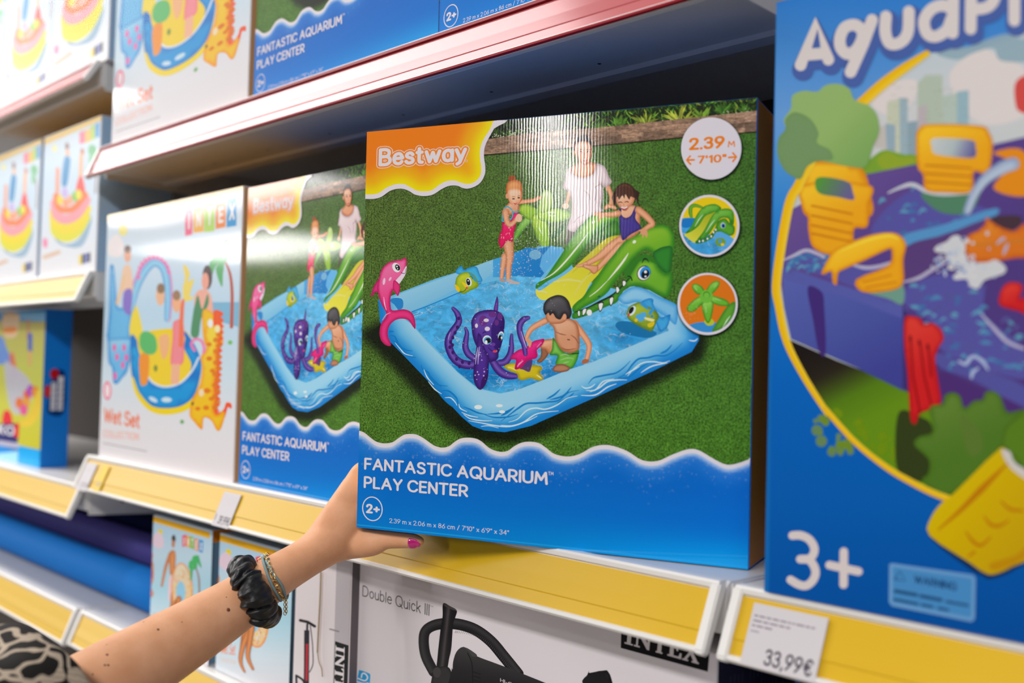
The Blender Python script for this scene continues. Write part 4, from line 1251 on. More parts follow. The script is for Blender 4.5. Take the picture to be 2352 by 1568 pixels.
# ------------------------------------------------------------------ large blue water-play box on the right
AW, AH, AX, AY = .45, .474, -.462, .722
A = Art(face_corners(AX, AY, 1.1785, AW, AH), AW, AH)
A.K = 1.0
zP1 = lambda t: Z(1760, 0, 3.137, t)
zP2 = lambda t: Z(1760, 450, 3.137, t)
zP3 = lambda t: Z(1760, 850, 3.137, t)
zP4 = lambda t: Z(1750, 1180, 3.907, t)
zP5 = lambda t: Z(2040, 400, 4.9, t)
rng = random.Random(11)
A.poly([(1740, -80), (2700, -500), (2700, 1700), (1740, 1420)], lingrad((2000, -20), (2040, 1450), (44, 124, 208), (104, 158, 218), (20, 122, 208), (0, 100, 190), (0, 92, 178), (0, 78, 158)), smooth=False, res=40)
A.poly([(1740, -60), (1773, 8), (2100, -90), (2100, -200)], (0, 112, 196), smooth=False)
A.stroke([(1776, 12), (1768, 700), (1760, 1355)], 13, (24, 126, 208), smooth=False, alpha=.6)
ring = np.r_[zP1('1160,385 1000,490 850,600 720,715'), [(1925, 290), (1870, 360), (1835, 425)], zP1('160,1500'), zP2('78,600 95,800 150,1050 280,1310 440,1560'), zP3('420,270 620,495 815,660 1010,785 1300,920'), [(2300, 1170), (2500, 1150)]]
disc = np.r_[cr(ring, False, 6), [(2600, 1100), (2600, 0), (2400, 60), (2250, 110)]]
A.poly(disc, lingrad((2000, 100), (2050, 420), (186, 204, 214), (206, 208, 210), (196, 204, 204)), smooth=False, res=24)
for q in ('1320,560 1400,440 1560,350 1700,420 1860,500 1900,800 1600,900 1400,760', '760,740 900,600 1080,580 1060,720 900,830'):
    A.poly(zP1(q), (222, 214, 212))
A.poly(zP1('1230,390 1340,350 1480,330 1600,280 1740,245 1860,280 2000,200 2000,420 1700,440 1640,350 1500,380 1380,430'), (160, 190, 204), alpha=.75)
for q, cc in (('1090,600 1150,540 1270,540 1275,1100 1090,1120', (178, 192, 176)), ('870,740 960,705 970,1110 870,1100', (196, 202, 180)), ('960,705 1020,705 1020,1110 965,1110', (154, 178, 190)), ('1375,660 1460,650 1460,900 1375,960', (150, 182, 194)), ('1270,690 1375,670 1375,1000 1270,1080', (180, 196, 186)), ('1095,770 1160,755 1150,1100 1080,1110', (186, 178, 182)), ('780,930 860,900 870,1080 780,1060', (194, 190, 184)), ('860,890 930,900 930,1100 870,1100', (148, 172, 188)), ('1020,880 1090,870 1090,1120 1020,1120', (140, 164, 176))):
    A.poly(zP1(q), cc, smooth=False)
for k in range(60):
    x, y = rng.uniform(870, 1450), rng.uniform(600, 1080)
    A.stroke(zP1('%f,%f %f,%f' % (x, y, x + rng.uniform(20, 50), y)), 1.6, (206, 206, 176), smooth=False, alpha=.35)
A.poly(zP1('700,1200 780,1120 860,1080 980,1110 1080,1120 1080,1200 900,1240 720,1260'), (120, 162, 50))
A.poly(zP1('800,1150 880,1090 960,1130 1060,1130 1060,1180 860,1220'), (156, 182, 50), alpha=.8)
# lawn and shadow under the tray
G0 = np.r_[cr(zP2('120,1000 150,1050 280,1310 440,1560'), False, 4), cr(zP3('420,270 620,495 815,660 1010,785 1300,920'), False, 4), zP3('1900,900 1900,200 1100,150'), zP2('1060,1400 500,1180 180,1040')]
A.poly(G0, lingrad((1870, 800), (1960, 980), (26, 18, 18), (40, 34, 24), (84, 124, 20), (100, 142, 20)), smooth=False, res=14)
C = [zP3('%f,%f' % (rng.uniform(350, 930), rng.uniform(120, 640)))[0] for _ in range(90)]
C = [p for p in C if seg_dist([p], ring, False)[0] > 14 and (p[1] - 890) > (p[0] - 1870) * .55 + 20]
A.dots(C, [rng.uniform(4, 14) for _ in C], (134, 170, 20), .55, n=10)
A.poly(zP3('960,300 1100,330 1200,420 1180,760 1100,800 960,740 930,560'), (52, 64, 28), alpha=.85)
# play tray
VI, VD = (88, 88, 164), (74, 52, 120)
A.poly(np.r_[zP2('120,130 250,60 340,-40'), zP1('700,1260 1100,1180 1640,1040 1900,980'), zP2('1900,1600 1400,1600 1040,1420 660,1240 430,1140 380,1120 180,1030 130,800 110,640 118,480')], lingrad((1800, 450), (2100, 800), (108, 84, 150), (88, 66, 138), (78, 58, 128)), smooth=False, res=20)
A.poly(zP2('118,520 300,580 660,680 985,800 985,1400 660,1240 430,1140 400,1120 180,1030 130,800'), lingrad((1820, 640), (1960, 900), (88, 98, 176), (74, 86, 164), (62, 66, 148)), smooth=False, res=14)
A.poly(zP2('118,510 400,600 700,690 990,800 985,880 660,760 300,650 120,590'), (86, 92, 170))
A.poly(zP2('985,800 1240,1100 1240,1600 1040,1430 985,1380'), (62, 46, 112), smooth=False)
A.poly(zP2('300,660 400,690 420,800 430,1130 380,1115 340,900'), (70, 44, 126), alpha=.8)
A.poly(zP2('1240,1130 1500,1230 1860,1370 1900,1540 1500,1330 1250,1230'), (84, 84, 160))
A.poly(zP2('1250,1270 1500,1360 1900,1550 1900,1700 1300,1500'), (76, 46, 116))
# water in the tray
for q in ('150,470 260,400 420,430 640,500 900,520 1000,640 880,760 640,660 400,570 140,500', '760,250 900,60 1150,-60 1500,60 1620,130 1400,230 1050,340 880,330', '1020,660 1280,560 1560,640 1580,860 1860,1100 1860,1320 1400,1180 1240,1080 1180,900 1000,780'):
    A.poly(zP2(q), (86, 84, 162), mat=0)
WC = [(86, 156, 204), (70, 128, 190), (104, 176, 208), (98, 96, 170)]
for k in range(150):
    reg = rng.choice(((800, 1480, -60, 300), (1010, 1560, 640, 1000), (1250, 1850, 900, 1290), (150, 420, 430, 560)))
    x, y = rng.uniform(reg[0], reg[1]), rng.uniform(reg[2], reg[3])
    L = rng.uniform(20, 90); dy = rng.uniform(-25, 25)
    A.stroke(zP2('%f,%f %f,%f %f,%f' % (x, y, x + L * .5, y + dy - 10, x + L, y + dy)), [2, rng.uniform(5, 11), 2], rng.choice(WC), alpha=.75)
A.poly(zP2('1000,280 1300,200 1640,90 1640,150 1300,270 1020,360'), (84, 148, 200))
A.poly(zP2('1010,370 1300,275 1640,155 1640,300 1300,480 990,620'), (88, 62, 122))
for q in ('120,465 200,430 290,392 380,420 420,440', '580,480 700,515 800,510 900,480', '990,620 1100,590 1200,530 1290,480', '1550,850 1650,960 1740,1050 1860,1100'):
    A.stroke(zP2(q), [3, 8, 8, 6], (182, 178, 204))
A.poly(zP1('1120,1390 1300,1400 1500,1380 1560,1330 1480,1520 1300,1540 1180,1480'), (80, 130, 100))
A.poly(zP2('720,690 860,660 985,640 985,780 880,740'), (110, 156, 140))
A.stroke(zP1('880,1390 970,1350 1060,1330 1160,1380 1300,1400 1500,1385'), [3, 9, 9, 5], (200, 204, 212))
# yellow lock gates
YG = puff((214, 128, 10), (236, 166, 22), (246, 196, 40), 9)
def gate(body, hole, lines):
    A.poly(body, YG, res=9)
    if hole is not None:
        A.poly(hole, (96, 96, 150))
    for q in lines:
        A.stroke(q, 5, (210, 122, 16), smooth=False, alpha=.7)
A.poly(zP1('1080,1000 1100,930 1180,895 1540,905 1610,960 1635,1060 1600,1250 1500,1240 1480,1380 1300,1390 1150,1370 1130,1260 1090,1200'), YG, res=9)
A.poly(zP1('1190,1010 1250,995 1480,1010 1510,1060 1505,1130 1400,1135 1220,1110 1195,1060'), lingrad((2140, 320), (2240, 360), (200, 206, 206), (176, 190, 192), (92, 88, 150)))
for y in (1190, 1250, 1310):
    A.stroke(zP1('1150,%d 1480,%d' % (y, y + 22)), 4, (206, 122, 16), smooth=False, alpha=.7)
A.poly(zP1('1640,1100 1860,1090 1900,1400 1640,1360 1760,1180'), (228, 140, 20))
A.stroke(zP1('1780,1180 1700,1210 1580,1290 1500,1400 1450,1520'), [30, 30, 24, 20, 18], [(150, 168, 196), (186, 202, 220), (166, 184, 210), (130, 146, 186)])
A.poly(zP1('265,1290 300,1200 380,1160 640,1190 710,1240 745,1360 740,1568 300,1568'), YG, smooth=True)
A.poly(np.r_[zP1('270,1330 740,1330'), zP2('745,60 730,220 640,235 630,330 600,370 470,425 340,370 305,250 300,140 275,120')], YG, smooth=True, res=9)
A.poly(zP1('355,1300 420,1275 590,1310 625,1380 630,1440 520,1420 380,1390'), lingrad((1880, 420), (1950, 455), (84, 150, 60), (104, 96, 150)))
for y in (70, 140, 210, 270):
    A.stroke(zP2('330,%d 620,%d' % (y, y + 60)), 4.5, (214, 130, 16), smooth=False, alpha=.75)
A.poly(zP2('400,550 460,430 520,370 720,290 870,262 960,280 1010,350 990,460 985,640 850,690 690,690 650,600 880,500 905,400 880,385 720,460 560,530 520,560 510,640 480,620 470,545 420,565'), YG, n=3, res=7)
A.stroke(zP2('530,400 720,320 880,285 960,310'), [2, 7, 7, 3], (246, 214, 60))
for q in ('700,620 900,570', '720,660 940,620'):
    A.stroke(zP2(q), 4, (214, 130, 16), smooth=False)
# red catches
RD = puff((176, 14, 24), (206, 30, 34), (222, 62, 50), 9)
A.poly(zP2('1000,880 1050,865 1110,880 1140,920 1200,915 1260,960 1280,1030 1240,1100 1220,1180 1240,1320 1260,1490 1200,1530 1110,1568 1080,1640 1040,1600 1020,1300 995,1060'), RD)
for q in ('1040,1010 1060,1300 1110,1560', '1110,1060 1140,1300 1190,1500', '1170,1090 1190,1300'):
    A.stroke(zP2(q), 5, (156, 12, 24), smooth=False, alpha=.6)
for q in ('1040,1030', '1105,1055', '1165,1085'):
    A.ell(zP2(q)[0], 3, 7, (96, 10, 20), n=12)
A.poly(zP2('1680,720 1720,640 1790,620 1850,650 1830,740 1900,720 1900,860 1820,830 1690,790'), RD)
A.poly(zP1('1790,620 1830,560 1900,560 1900,800 1820,800 1795,740'), (210, 74, 70))
# boat and splash
A.poly(zP5('890,700 1020,630 1090,560 1110,480 1180,540 1400,640 1560,560 1600,900 1400,950 1120,990 920,980 870,860'), puff((196, 86, 24), (216, 116, 30), (226, 140, 44), 9))
A.poly(zP5('1150,500 1250,470 1480,470 1500,560 1390,630 1240,580'), (70, 50, 60))
A.stroke(zP5('890,780 1100,790 1400,760 1560,740'), [4, 6, 6, 5], (222, 140, 50), alpha=.7)
SP = (206, 208, 212)
A.poly(zP5('520,850 560,800 660,760 720,700 800,690 840,760 870,740 870,900 920,990 1120,990 1200,960 1280,1000 1330,1060 1300,1120 1180,1160 1080,1200 1010,1290 930,1260 880,1180 760,1190 740,1140 840,1060 760,1040 660,960 650,890 560,880'), SP, n=3)
for k in range(60):
    x, y = rng.gauss(800, 150), rng.gauss(980, 130)
    A.ell(zP5('%f,%f' % (x, y))[0], rng.uniform(2, 6), rng.uniform(2, 6), rng.choice([(214, 214, 216), (150, 172, 210), (190, 202, 216)]), n=10)
for q in ('1230,780 1290,730 1320,720', '1300,900 1330,830 1350,780', '540,970 580,940 620,910'):
    A.stroke(zP5(q), [4, 8, 3], (170, 176, 204))
for q in ('1390,1190 1440,1210 1480,1160 1530,1170', '1500,1150 1560,1190 1600,1250', '1480,1310 1490,1270 1530,1240'):
    A.stroke(zP2(q), [5, 9, 4], (170, 186, 220))
# bushes, tree
A.poly(zP3('1130,800 1170,740 1170,640 1070,540 1100,480 1200,440 1180,270 1270,240 1290,180 1350,160 1400,190 1430,270 1500,220 1560,210 1580,160 1640,150 1690,190 1740,300 1860,300 1700,560 1330,900'), puff((70, 108, 24), (78, 118, 36), (98, 132, 50), 12), res=12)
A.poly(zP3('1400,330 1470,360 1540,440 1560,560 1500,620 1440,560'), (104, 134, 54), alpha=.7)
A.poly(zP3('1700,560 1720,420 1800,340 1900,300 1900,760 1800,640'), puff((70, 106, 22), (88, 126, 30), None, 10))
# yellow ring and shovel over the scene
A.stroke(ring, [14, 22, 24, 24, 23, 22, 22, 22, 20, 18, 16, 14, 12, 13, 13, 14, 15, 15, 15], [(240, 206, 60), (238, 190, 10), (236, 180, 0)])
A.poly(zP1('250,1290 200,1270 130,1220 85,1120 90,1000 140,930 130,860 180,780 190,690 270,655 370,660 430,615 520,605 600,640 640,720 740,760 800,830 815,950 770,1060 720,1200 600,1200 380,1160 300,1200'), lingrad((1820, 210), (1990, 380), (146, 180, 112), (148, 182, 106), (122, 166, 90)), res=14)
A.poly(zP1('250,1290 190,1270 130,1220 85,1120 90,1000 140,930 140,860 200,810 280,830 340,880 380,960 370,1030 460,1080 480,1150 380,1160 300,1200'), puff((112, 148, 92), (116, 150, 100), None, 8))
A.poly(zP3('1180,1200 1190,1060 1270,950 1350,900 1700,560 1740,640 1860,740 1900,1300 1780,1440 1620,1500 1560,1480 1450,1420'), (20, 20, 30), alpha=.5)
A.poly(zP3('1180,1190 1190,1060 1270,950 1350,890 1690,560 1720,640 1760,700 1900,790 1920,1300 1780,1410 1640,1470 1560,1450 1460,1380'), lingrad((2150, 1120), (2330, 1270), (214, 186, 0), (206, 172, 0), (196, 160, 6)), n=3, res=14)
A.poly(zP3('1700,570 1760,590 1790,660 1900,740 1900,800 1780,720 1720,640'), (206, 200, 196))
for q, w in (('1730,680 1560,850 1400,1010 1240,1150', [4, 16, 10, 3]), ('1440,1160 1490,1230 1550,1260 1620,1200', [3, 8, 8, 3]), ('1570,1050 1620,1110 1680,1120 1750,1080', [3, 8, 8, 3]), ('1690,940 1760,1000 1850,1010', [3, 8, 6]), ('1460,1340 1500,1310', [4, 7])):
    A.stroke(zP3(q), w, (206, 130, 6), alpha=.75)
A.poly(zP3('1620,1390 1800,1330 1900,1240 1920,1310 1780,1400 1640,1440'), (206, 150, 8), alpha=.8)
# lettering with its blue drop
LT = ['250,470 365,165 450,430', '300,395 425,385', '690,215 640,180 570,200 535,270 540,345 590,390 650,360 690,290 700,225', '765,145 700,320 610,520', '865,120 860,230 885,305 930,320 990,290 1025,220 1030,85',
      '1330,60 1270,40 1190,70 1140,150 1160,240 1220,265 1300,220 1335,140', '1350,-20 1345,240', '1480,-160 1475,210', '1480,-140 1600,-120 1650,-30 1600,50 1490,70', '1790,-160 1790,150']
SM = [0, 0, 1, 0, 1, 1, 0, 0, 1, 0]
for s_, q in zip(SM, LT):
    A.stroke(zP1(q) + np.array([5, 11]), 50, (72, 98, 168), smooth=bool(s_))
for s_, q in zip(SM, LT):
    A.stroke(zP1(q), 27, (218, 210, 208), smooth=bool(s_))
A.stroke(zP4('275,193 350,192 425,228 470,300 462,362 420,402 345,405'), 19, (216, 206, 204))
A.stroke(zP4('345,405 420,410 470,470 482,540 450,605 395,643 330,632 258,590'), 19, (216, 206, 204))
A.stroke(zP4('607,458 868,515'), 19, (216, 206, 204), smooth=False)
A.stroke(zP4('736,338 734,632'), 19, (216, 206, 204), smooth=False)
A.poly(zP4('1145,450 1170,440 1900,545 1922,575 1915,940 1885,968 1170,825 1142,790'), (104, 156, 206), smooth=False)
A.poly(zP4('1178,475 1890,578 1882,930 1175,790'), (70, 138, 196), smooth=False)
q = zP4('1370,618 1750,690 1370,545')
DKB = (20, 62, 112)
A.text('WARNING', q[0], q[1], q[2], DKB, wt=.2, gap=.06)
A.stroke(zP4('1195,585 1240,510 1290,600 1195,585'), 2.5, DKB, smooth=False)
for q, w in (('1200,690 1390,725', 8), ('1430,735 1610,770', 8), ('1660,785 1850,820', 6), ('1190,765 1400,808', 6), ('1440,815 1530,832', 6), ('1590,845 1670,862', 6)):
    A.stroke(zP4(q), w, DKB, smooth=False, alpha=.55)
aq = thing('water_play_box', 'large blue carton with a purple canal toy and yellow ring, at the right', 'box', (AX, AY, 1.1785))
carton('c', aq, AW, AH, .16, CARD_B, CARD_B, CARD_B, CARD_B, CARD_B, .003)
A.build('front_picture', aq, SATIN)

# ------------------------------------------------------------------ pale toy boxes with orange top band
zH1 = lambda t: Z(230, 420, 4.356, t)
zH2 = lambda t: Z(230, 740, 4.238, t)
PALE, SEAT = (206, 216, 226), (212, 208, 210)
ORT = [(252, 186, 10), (250, 176, 14), (248, 150, 40)]
def logo_row(F, pts, cols, w, ch='INTEX'):
    for (x, y), c in zip(pts, cols):
        pass
WW, WH = .477, .424
WC4 = [(247, 476), (550, 414), (529, 1104), (220, 1047)]
S = Art(WC4, WW, WH)
S.poly([(230, 440), (560, 380), (540, 1130), (215, 1070)], lingrad((400, 440), (380, 1090), (206, 216, 226), (198, 214, 228), (176, 204, 222), (190, 210, 222), (212, 212, 216), (218, 212, 214)), smooth=False, res=30)
S.poly([(240, 473), (556, 408), (556, 425), (247, 492)], (250, 178, 14), smooth=False)
S.poly(zH1('1080,1130 1370,1130 1350,1380 1080,1300'), (130, 186, 216), alpha=.75, smooth=False)
S.ell(zH1('225,400')[0], 10, 13, (244, 216, 120)); S.poly(zH1('70,600 90,500 150,440 200,470 230,560 200,660 100,660'), (232, 218, 218))
for (q, cc) in (('835,190 905,180 905,450 835,465', (232, 92, 130)), ('915,190 1015,170 1015,425 915,435', (244, 170, 70)), ('1020,140 1120,120 1120,420 1020,430', (170, 206, 90)), ('1130,150 1230,130 1225,380 1130,400', (240, 130, 60)), ('1240,100 1330,90 1330,370 1235,385', (40, 142, 200))):
    S.poly(zH1(q), cc, smooth=False)
for ch, q in zip('INTEX', ('862,400 878,398 862,240', '940,380 990,370 940,225', '1045,370 1095,360 1045,190', '1155,345 1205,335 1155,190', '1258,320 1312,310 1258,150')):
    p = zH1(q)
    S.text(ch, p[0], p[1], p[2], (232, 228, 226), wt=.24)
# palm
S.stroke(zH1('1220,720 1270,850 1290,1050 1285,1380'), [3, 6, 7, 8], (176, 88, 70))
for q in ('1220,720 1140,650 1120,760', '1220,720 1180,570 1260,500', '1220,720 1290,600 1340,680', '1220,700 1170,800 1190,970', '1220,700 1110,740 1090,860'):
    S.stroke(zH1(q), [4, 18, 3], (96, 170, 110))
# whale slide, arch, people
WB = puff((30, 128, 200), (100, 176, 220), (160, 206, 230), 8)
S.poly(zH1('95,760 130,770 150,1000 170,1180 300,1190 290,1500 300,1568 70,1568 80,1200 85,920'), WB)
S.poly(np.r_[zH1('70,1500 300,1500'), zH2('290,250 250,430 200,500 150,560 110,540 100,400 65,330 60,60')], WB)
for q in ('125,195 22', '150,290 22', '220,195 22', '240,295 22', '205,370 22', '130,480 30'):
    x, r = q.split()
    S.ell(zH2(x)[0], 4, 9, (230, 90, 160))
S.poly(zH1('310,1230 360,1180 420,1500 330,1560 280,1440'), (244, 204, 60))
S.stroke(zH1('300,1200 340,1000 400,860 470,760 540,720 620,770 660,900 670,1100 660,1300'), [12, 20, 22, 22, 22, 22, 20, 18, 14], [(232, 110, 170), (110, 180, 222), (150, 204, 230), (60, 140, 206)])
for k in range(12):
    t = k / 11
    a_ = math.pi * (1.05 - 1.0 * t)
    S.ell(zH1('%f,%f' % (525 + 150 * math.cos(a_), 850 - 175 * math.sin(a_)))[0], 4, 5, (236, 110, 170), n=12)
PK = (230, 170, 140)
S.ell(zH1('268,650')[0], 8, 17, PK); S.ell(zH1('270,590')[0], 8, 9, (110, 80, 70)); S.poly(zH1('215,820 250,750 300,780 320,1000 300,1060 220,1010'), (240, 190, 160))
S.stroke(zH1('225,860 200,1000 160,1140'), 7, (240, 186, 140)); S.poly(zH1('230,1020 310,1010 290,1250 220,1200'), (130, 110, 190))
S.ell(zH1('1050,880')[0], 11, 28, (90, 76, 78)); S.ell(zH1('1030,920')[0], 8, 20, (226, 160, 140)); S.poly(zH1('930,1060 1000,1000 1080,1050 1100,1250 1000,1300 930,1240'), (230, 168, 150))
S.poly(zH1('930,1150 960,1060 1000,1200 1050,1050 1060,1150 990,1300 960,1480 890,1460 910,1250'), (76, 136, 96))
S.ell(zH1('590,1060')[0], 10, 24, (224, 176, 140)); S.ell(zH1('595,990')[0], 9, 12, (140, 110, 80)); S.ell(zH1('750,1130')[0], 10, 24, (226, 170, 130)); S.ell(zH1('750,1060')[0], 9, 12, (150, 120, 90))
# pool
S.poly(zH2('280,200 330,100 500,20 800,20 900,200 960,430 900,700 800,800 620,830 470,790 350,650 290,480'), (238, 196, 10))
S.poly(zH2('280,150 300,60 360,160 420,440 500,540 620,580 760,540 860,430 800,200 800,30 880,130 950,280 960,430 900,660 780,770 620,800 470,770 350,630 290,450'), puff((0, 112, 190), (0, 142, 206), (40, 164, 216), 10))
S.poly(zH2('350,150 400,60 780,60 800,200 870,380 760,540 620,570 500,530 420,420'), (228, 196, 40))
S.stroke(zH2('300,500 350,660 470,800 620,838 800,800 900,720'), [5, 11, 13, 13, 9], (246, 200, 10))
S.ell(zH2('500,715')[0], 11, 5, (190, 214, 232), rot=.5); S.ell(zH2('630,715')[0], 12, 6, (190, 214, 232))
S.stroke(zH2('420,440 500,545 620,585 760,545 870,430 940,290'), 4.5, (206, 216, 230))
S.poly(zH2('370,280 460,270 450,520 410,575 375,540'), (246, 140, 40)); S.poly(zH2('380,60 440,30 520,80 540,200 500,260 420,250 370,170'), (86, 176, 100))
S.poly(zH2('560,100 640,60 660,140 640,260 590,300'), (232, 170, 120))
S.poly(zH2('700,-60 790,-60 800,200 790,340 730,370 670,350 690,100'), puff((232, 110, 120), (244, 132, 140), None, 6))
S.stroke(zH2('700,370 690,540'), 9, PK); S.stroke(zH2('740,370 730,540'), 9, PK)
S.ell(zH2('525,400')[0], 4, 8, (100, 130, 50))
# orange crested toy
S.poly(np.r_[zH1('1000,1260 1040,1200 1130,1260 1190,1300 1200,1450 1190,1568 1030,1568')], puff((244, 150, 20), (250, 182, 36), None, 6))
crest = []
for k in range(34):
    y = -170 + k * 30
    x = 1148 + 8 * math.sin(k * .3) - (30 if y > 380 else 0) * min(1, (y - 380) / 200)
    crest.append('%f,%f' % (x + (26 if k % 2 else -6), y))
S.poly(zH2(' '.join(crest) + ' 1110,830 1150,830 1185,790 1200,735 1250,745 1250,800 1215,780 1190,880 1120,960 1060,900 1060,500 1080,0 1080,-170'), puff((240, 70, 30), (250, 92, 40), None, 5), n=2)
S.poly(zH2('1000,0 1130,-20 1130,100 1105,250 1110,400 1085,560 1095,700 1080,800 1110,860 1170,820 1190,860 1150,1000 1110,1012 1060,920 990,890 975,1000 950,1000 900,940 850,860 880,700 950,560 970,400 960,280 1010,200'), puff((246, 140, 10), (254, 182, 20), (255, 200, 60), 7))
for x, y, r in ((1040, 300, 7), (1070, 420, 6), (1020, 620, 8), (1060, 700, 6), (960, 640, 6), (1010, 790, 7), (930, 800, 6), (1040, 160, 6)):
    S.ell(zH2('%d,%d' % (x, y))[0], r, r * .8, (246, 120, 20), alpha=.8, n=14)
S.ell(zH2('965,640')[0], 6, 9, (244, 206, 170)); S.ell(zH2('880,750')[0], 3, 4, (90, 60, 40))
for k in range(14):
    S.ell(zH2('%f,%f' % (1130 - (k % 2) * 26 - (10 if k > 6 else 0), 60 + k * 56))[0], 7, 6, (248, 130, 30), alpha=.7, n=12)
S.ell(zH1('1080,1345')[0], 6, 10, (220, 226, 236)); S.ell(zH1('1150,1400')[0], 6, 9, (240, 220, 170))
S.stroke(zH2('900,220 870,160 900,110 960,120 990,190 985,240'), 6, (244, 120, 170))
S.poly(zH1('815,760 850,770 880,850 860,920 920,900 880,1060 930,1080 830,1120 810,1000 830,880'), (250, 204, 100))
S.stroke(zH1('815,1110 800,1250 790,1568'), [6, 9, 10], (246, 110, 70))
# words
q = zH2('12,950 365,1010 12,800')
S.text('Wet Set', q[0], q[1], q[2], (238, 104, 50), wt=.17, gap=.03)
q = zH2('5,1100 355,1130 5,1030')
S.text('COLLECTION', q[0], q[1], q[2], (236, 160, 140), wt=.16, gap=.1)
S.stroke(zH2('10,1165 430,1240'), 2.5, (170, 168, 176), smooth=False, alpha=.6)
S.ell(zH2('52,630')[0], 9, 22, (232, 60, 110)); S.ell(zH2('52,630')[0], 6, 17, (236, 214, 218)); S.ell(zH2('1238,140')[0], 5, 5, (110, 180, 90)); S.ell(zH2('778,935')[0], 4.5, 5, (90, 160, 80))
CARD_P = mat('pale_blue_carton_side', c255(150, 176, 200), .4, .45)
CARD_T = mat('orange_top_band', c255(250, 168, 24), .36, .5, coat=.4)
CARD_K = mat('kraft_carton_side', c255(186, 150, 110), .55, .3)
wet = thing('splash_set_box', 'pale splash set box with orange top edge, first on the yellow-railed shelf', 'box', (-1.8185, .735, 1.1782), (0, 0, 0), 'splash set boxes')
carton('c', wet, WW, WH, .13, CARD_W, CARD_K, CARD_T, CARD_P, CARD_W)
S.build('front_picture', wet)
dup(wet, (-1.815, .735, 1.7222), (0, 0, 0), 'pale splash set box on the upper red-edged shelf, cut by the top of view', 'splash set boxes')

# rainbow ring pool boxes, left bay
zL = lambda t: Z(0, 0, 2.377, t)
RW, RH = .282, .283
RC = [(103, 313), (229, 252), (214.5, 631), (86, 640)]
R_ = Art(RC, RW, RH)
R_.poly([(90, 300), (240, 240), (225, 650), (75, 660)], lingrad((160, 280), (150, 640), (200, 216, 232), (190, 210, 228), (206, 216, 226), (224, 222, 224)), smooth=False, res=20)
R_.poly([(90, 322), (236, 250), (233, 262), (95, 334)], (250, 182, 30), smooth=False)
for q, cc in (('425,705 455,690 455,760 425,770', (236, 110, 140)), ('455,690 485,680 485,750 455,760', (246, 180, 80)), ('485,665 510,655 510,735 485,745', (170, 200, 60)), ('510,650 535,640 535,720 510,730', (50, 150, 210))):
    R_.poly(zL(q), cc, smooth=False)
R_.ell(zL('295,800')[0], 5, 8, (248, 220, 130))
R_.stroke(zL('500,830 515,920 510,1040'), 3, (150, 110, 90)); R_.ell(zL('495,800')[0], 10, 14, (110, 180, 130)); R_.ell(zL('490,850')[0], 6, 16, (130, 190, 150))
PKL = (236, 176, 140)
R_.ell(zL('360,785')[0], 4.5, 9, (130, 90, 80)); R_.ell(zL('362,820')[0], 4.5, 9, PKL); R_.poly(zL('345,850 375,850 370,920 355,1000 330,990'), (60, 140, 190))
R_.ell(zL('440,810')[0], 4.5, 9, (190, 120, 90)); R_.stroke(zL('435,830 430,960'), 9, PKL); R_.poly(zL('415,970 440,950 455,1060 405,1060'), (236, 80, 70))
R_.stroke(zL('310,910 305,1060'), 8, (222, 150, 120))
R_.poly(zL('285,1200 300,1290 350,1330 420,1300 460,1200 462,1140 490,1200 440,1340 350,1345 290,1300'), (150, 186, 210), alpha=.6)
for q, w, cc in (('295,1190 300,1260 350,1290 410,1260 455,1180', 24, (214, 210, 40)), ('292,1150 300,1215 350,1245 415,1215 460,1130', 24, (250, 206, 20)), ('295,1100 305,1165 350,1190 410,1160 460,1080', 22, (240, 150, 160)), ('300,1060 310,1120 350,1140 400,1120 455,1050', 14, (244, 120, 60))):
    R_.stroke(zL(q), w, cc)
for q, cc in (('320,1080', (240, 200, 60)), ('350,1100', (236, 150, 110)), ('375,1080', (236, 160, 130)), ('400,1060', (120, 190, 80)), ('420,1050', (240, 210, 60)), ('345,1040', (190, 170, 220))):
    R_.ell(zL(q)[0], 7, 12, cc)
R_.ell(zL('240,1320')[0], 5, 12, (244, 120, 160)); R_.stroke(zL('235,1400 310,1375'), 9, (244, 190, 160), smooth=False, alpha=.8)
for k, cc in enumerate(((240, 200, 60), (60, 60, 70), (80, 90, 170), (70, 70, 80))):
    R_.poly(zL('%d,%d %d,%d %d,%d %d,%d' % (417 + k * 17, 1397 - k * 4, 432 + k * 17, 1393 - k * 4, 432 + k * 17, 1450 - k * 4, 417 + k * 17, 1455 - k * 4)), cc, smooth=False)
rb = thing('ring_pool_box', 'pale box with rainbow ring pool, right one on the pale yellow-railed shelf', 'box', (-2.146, .735, 1.5042), (0, 0, 0), 'rainbow ring pool boxes')
carton('c', rb, RW, RH, .14, CARD_W, CARD_P, CARD_T, CARD_P, CARD_W)
R_.build('front_picture', rb, SATIN)
dup(rb, (-2.445, .735, 1.5042), (0, 0, 0), 'pale box with rainbow ring pool, left one cut by the picture edge', 'rainbow ring pool boxes')
for k, (x, lb) in enumerate(((-2.126, 'washed-out pale toy box at top left, nearest the splash set boxes'), (-2.410, 'washed-out pale toy box at top left, middle one of its row'), (-2.696, 'sliver of a pale toy box in the very top left corner'))):
    dup(rb, (x, .735, 1.8842), (0, 0, 0), lb, 'rainbow ring pool boxes')

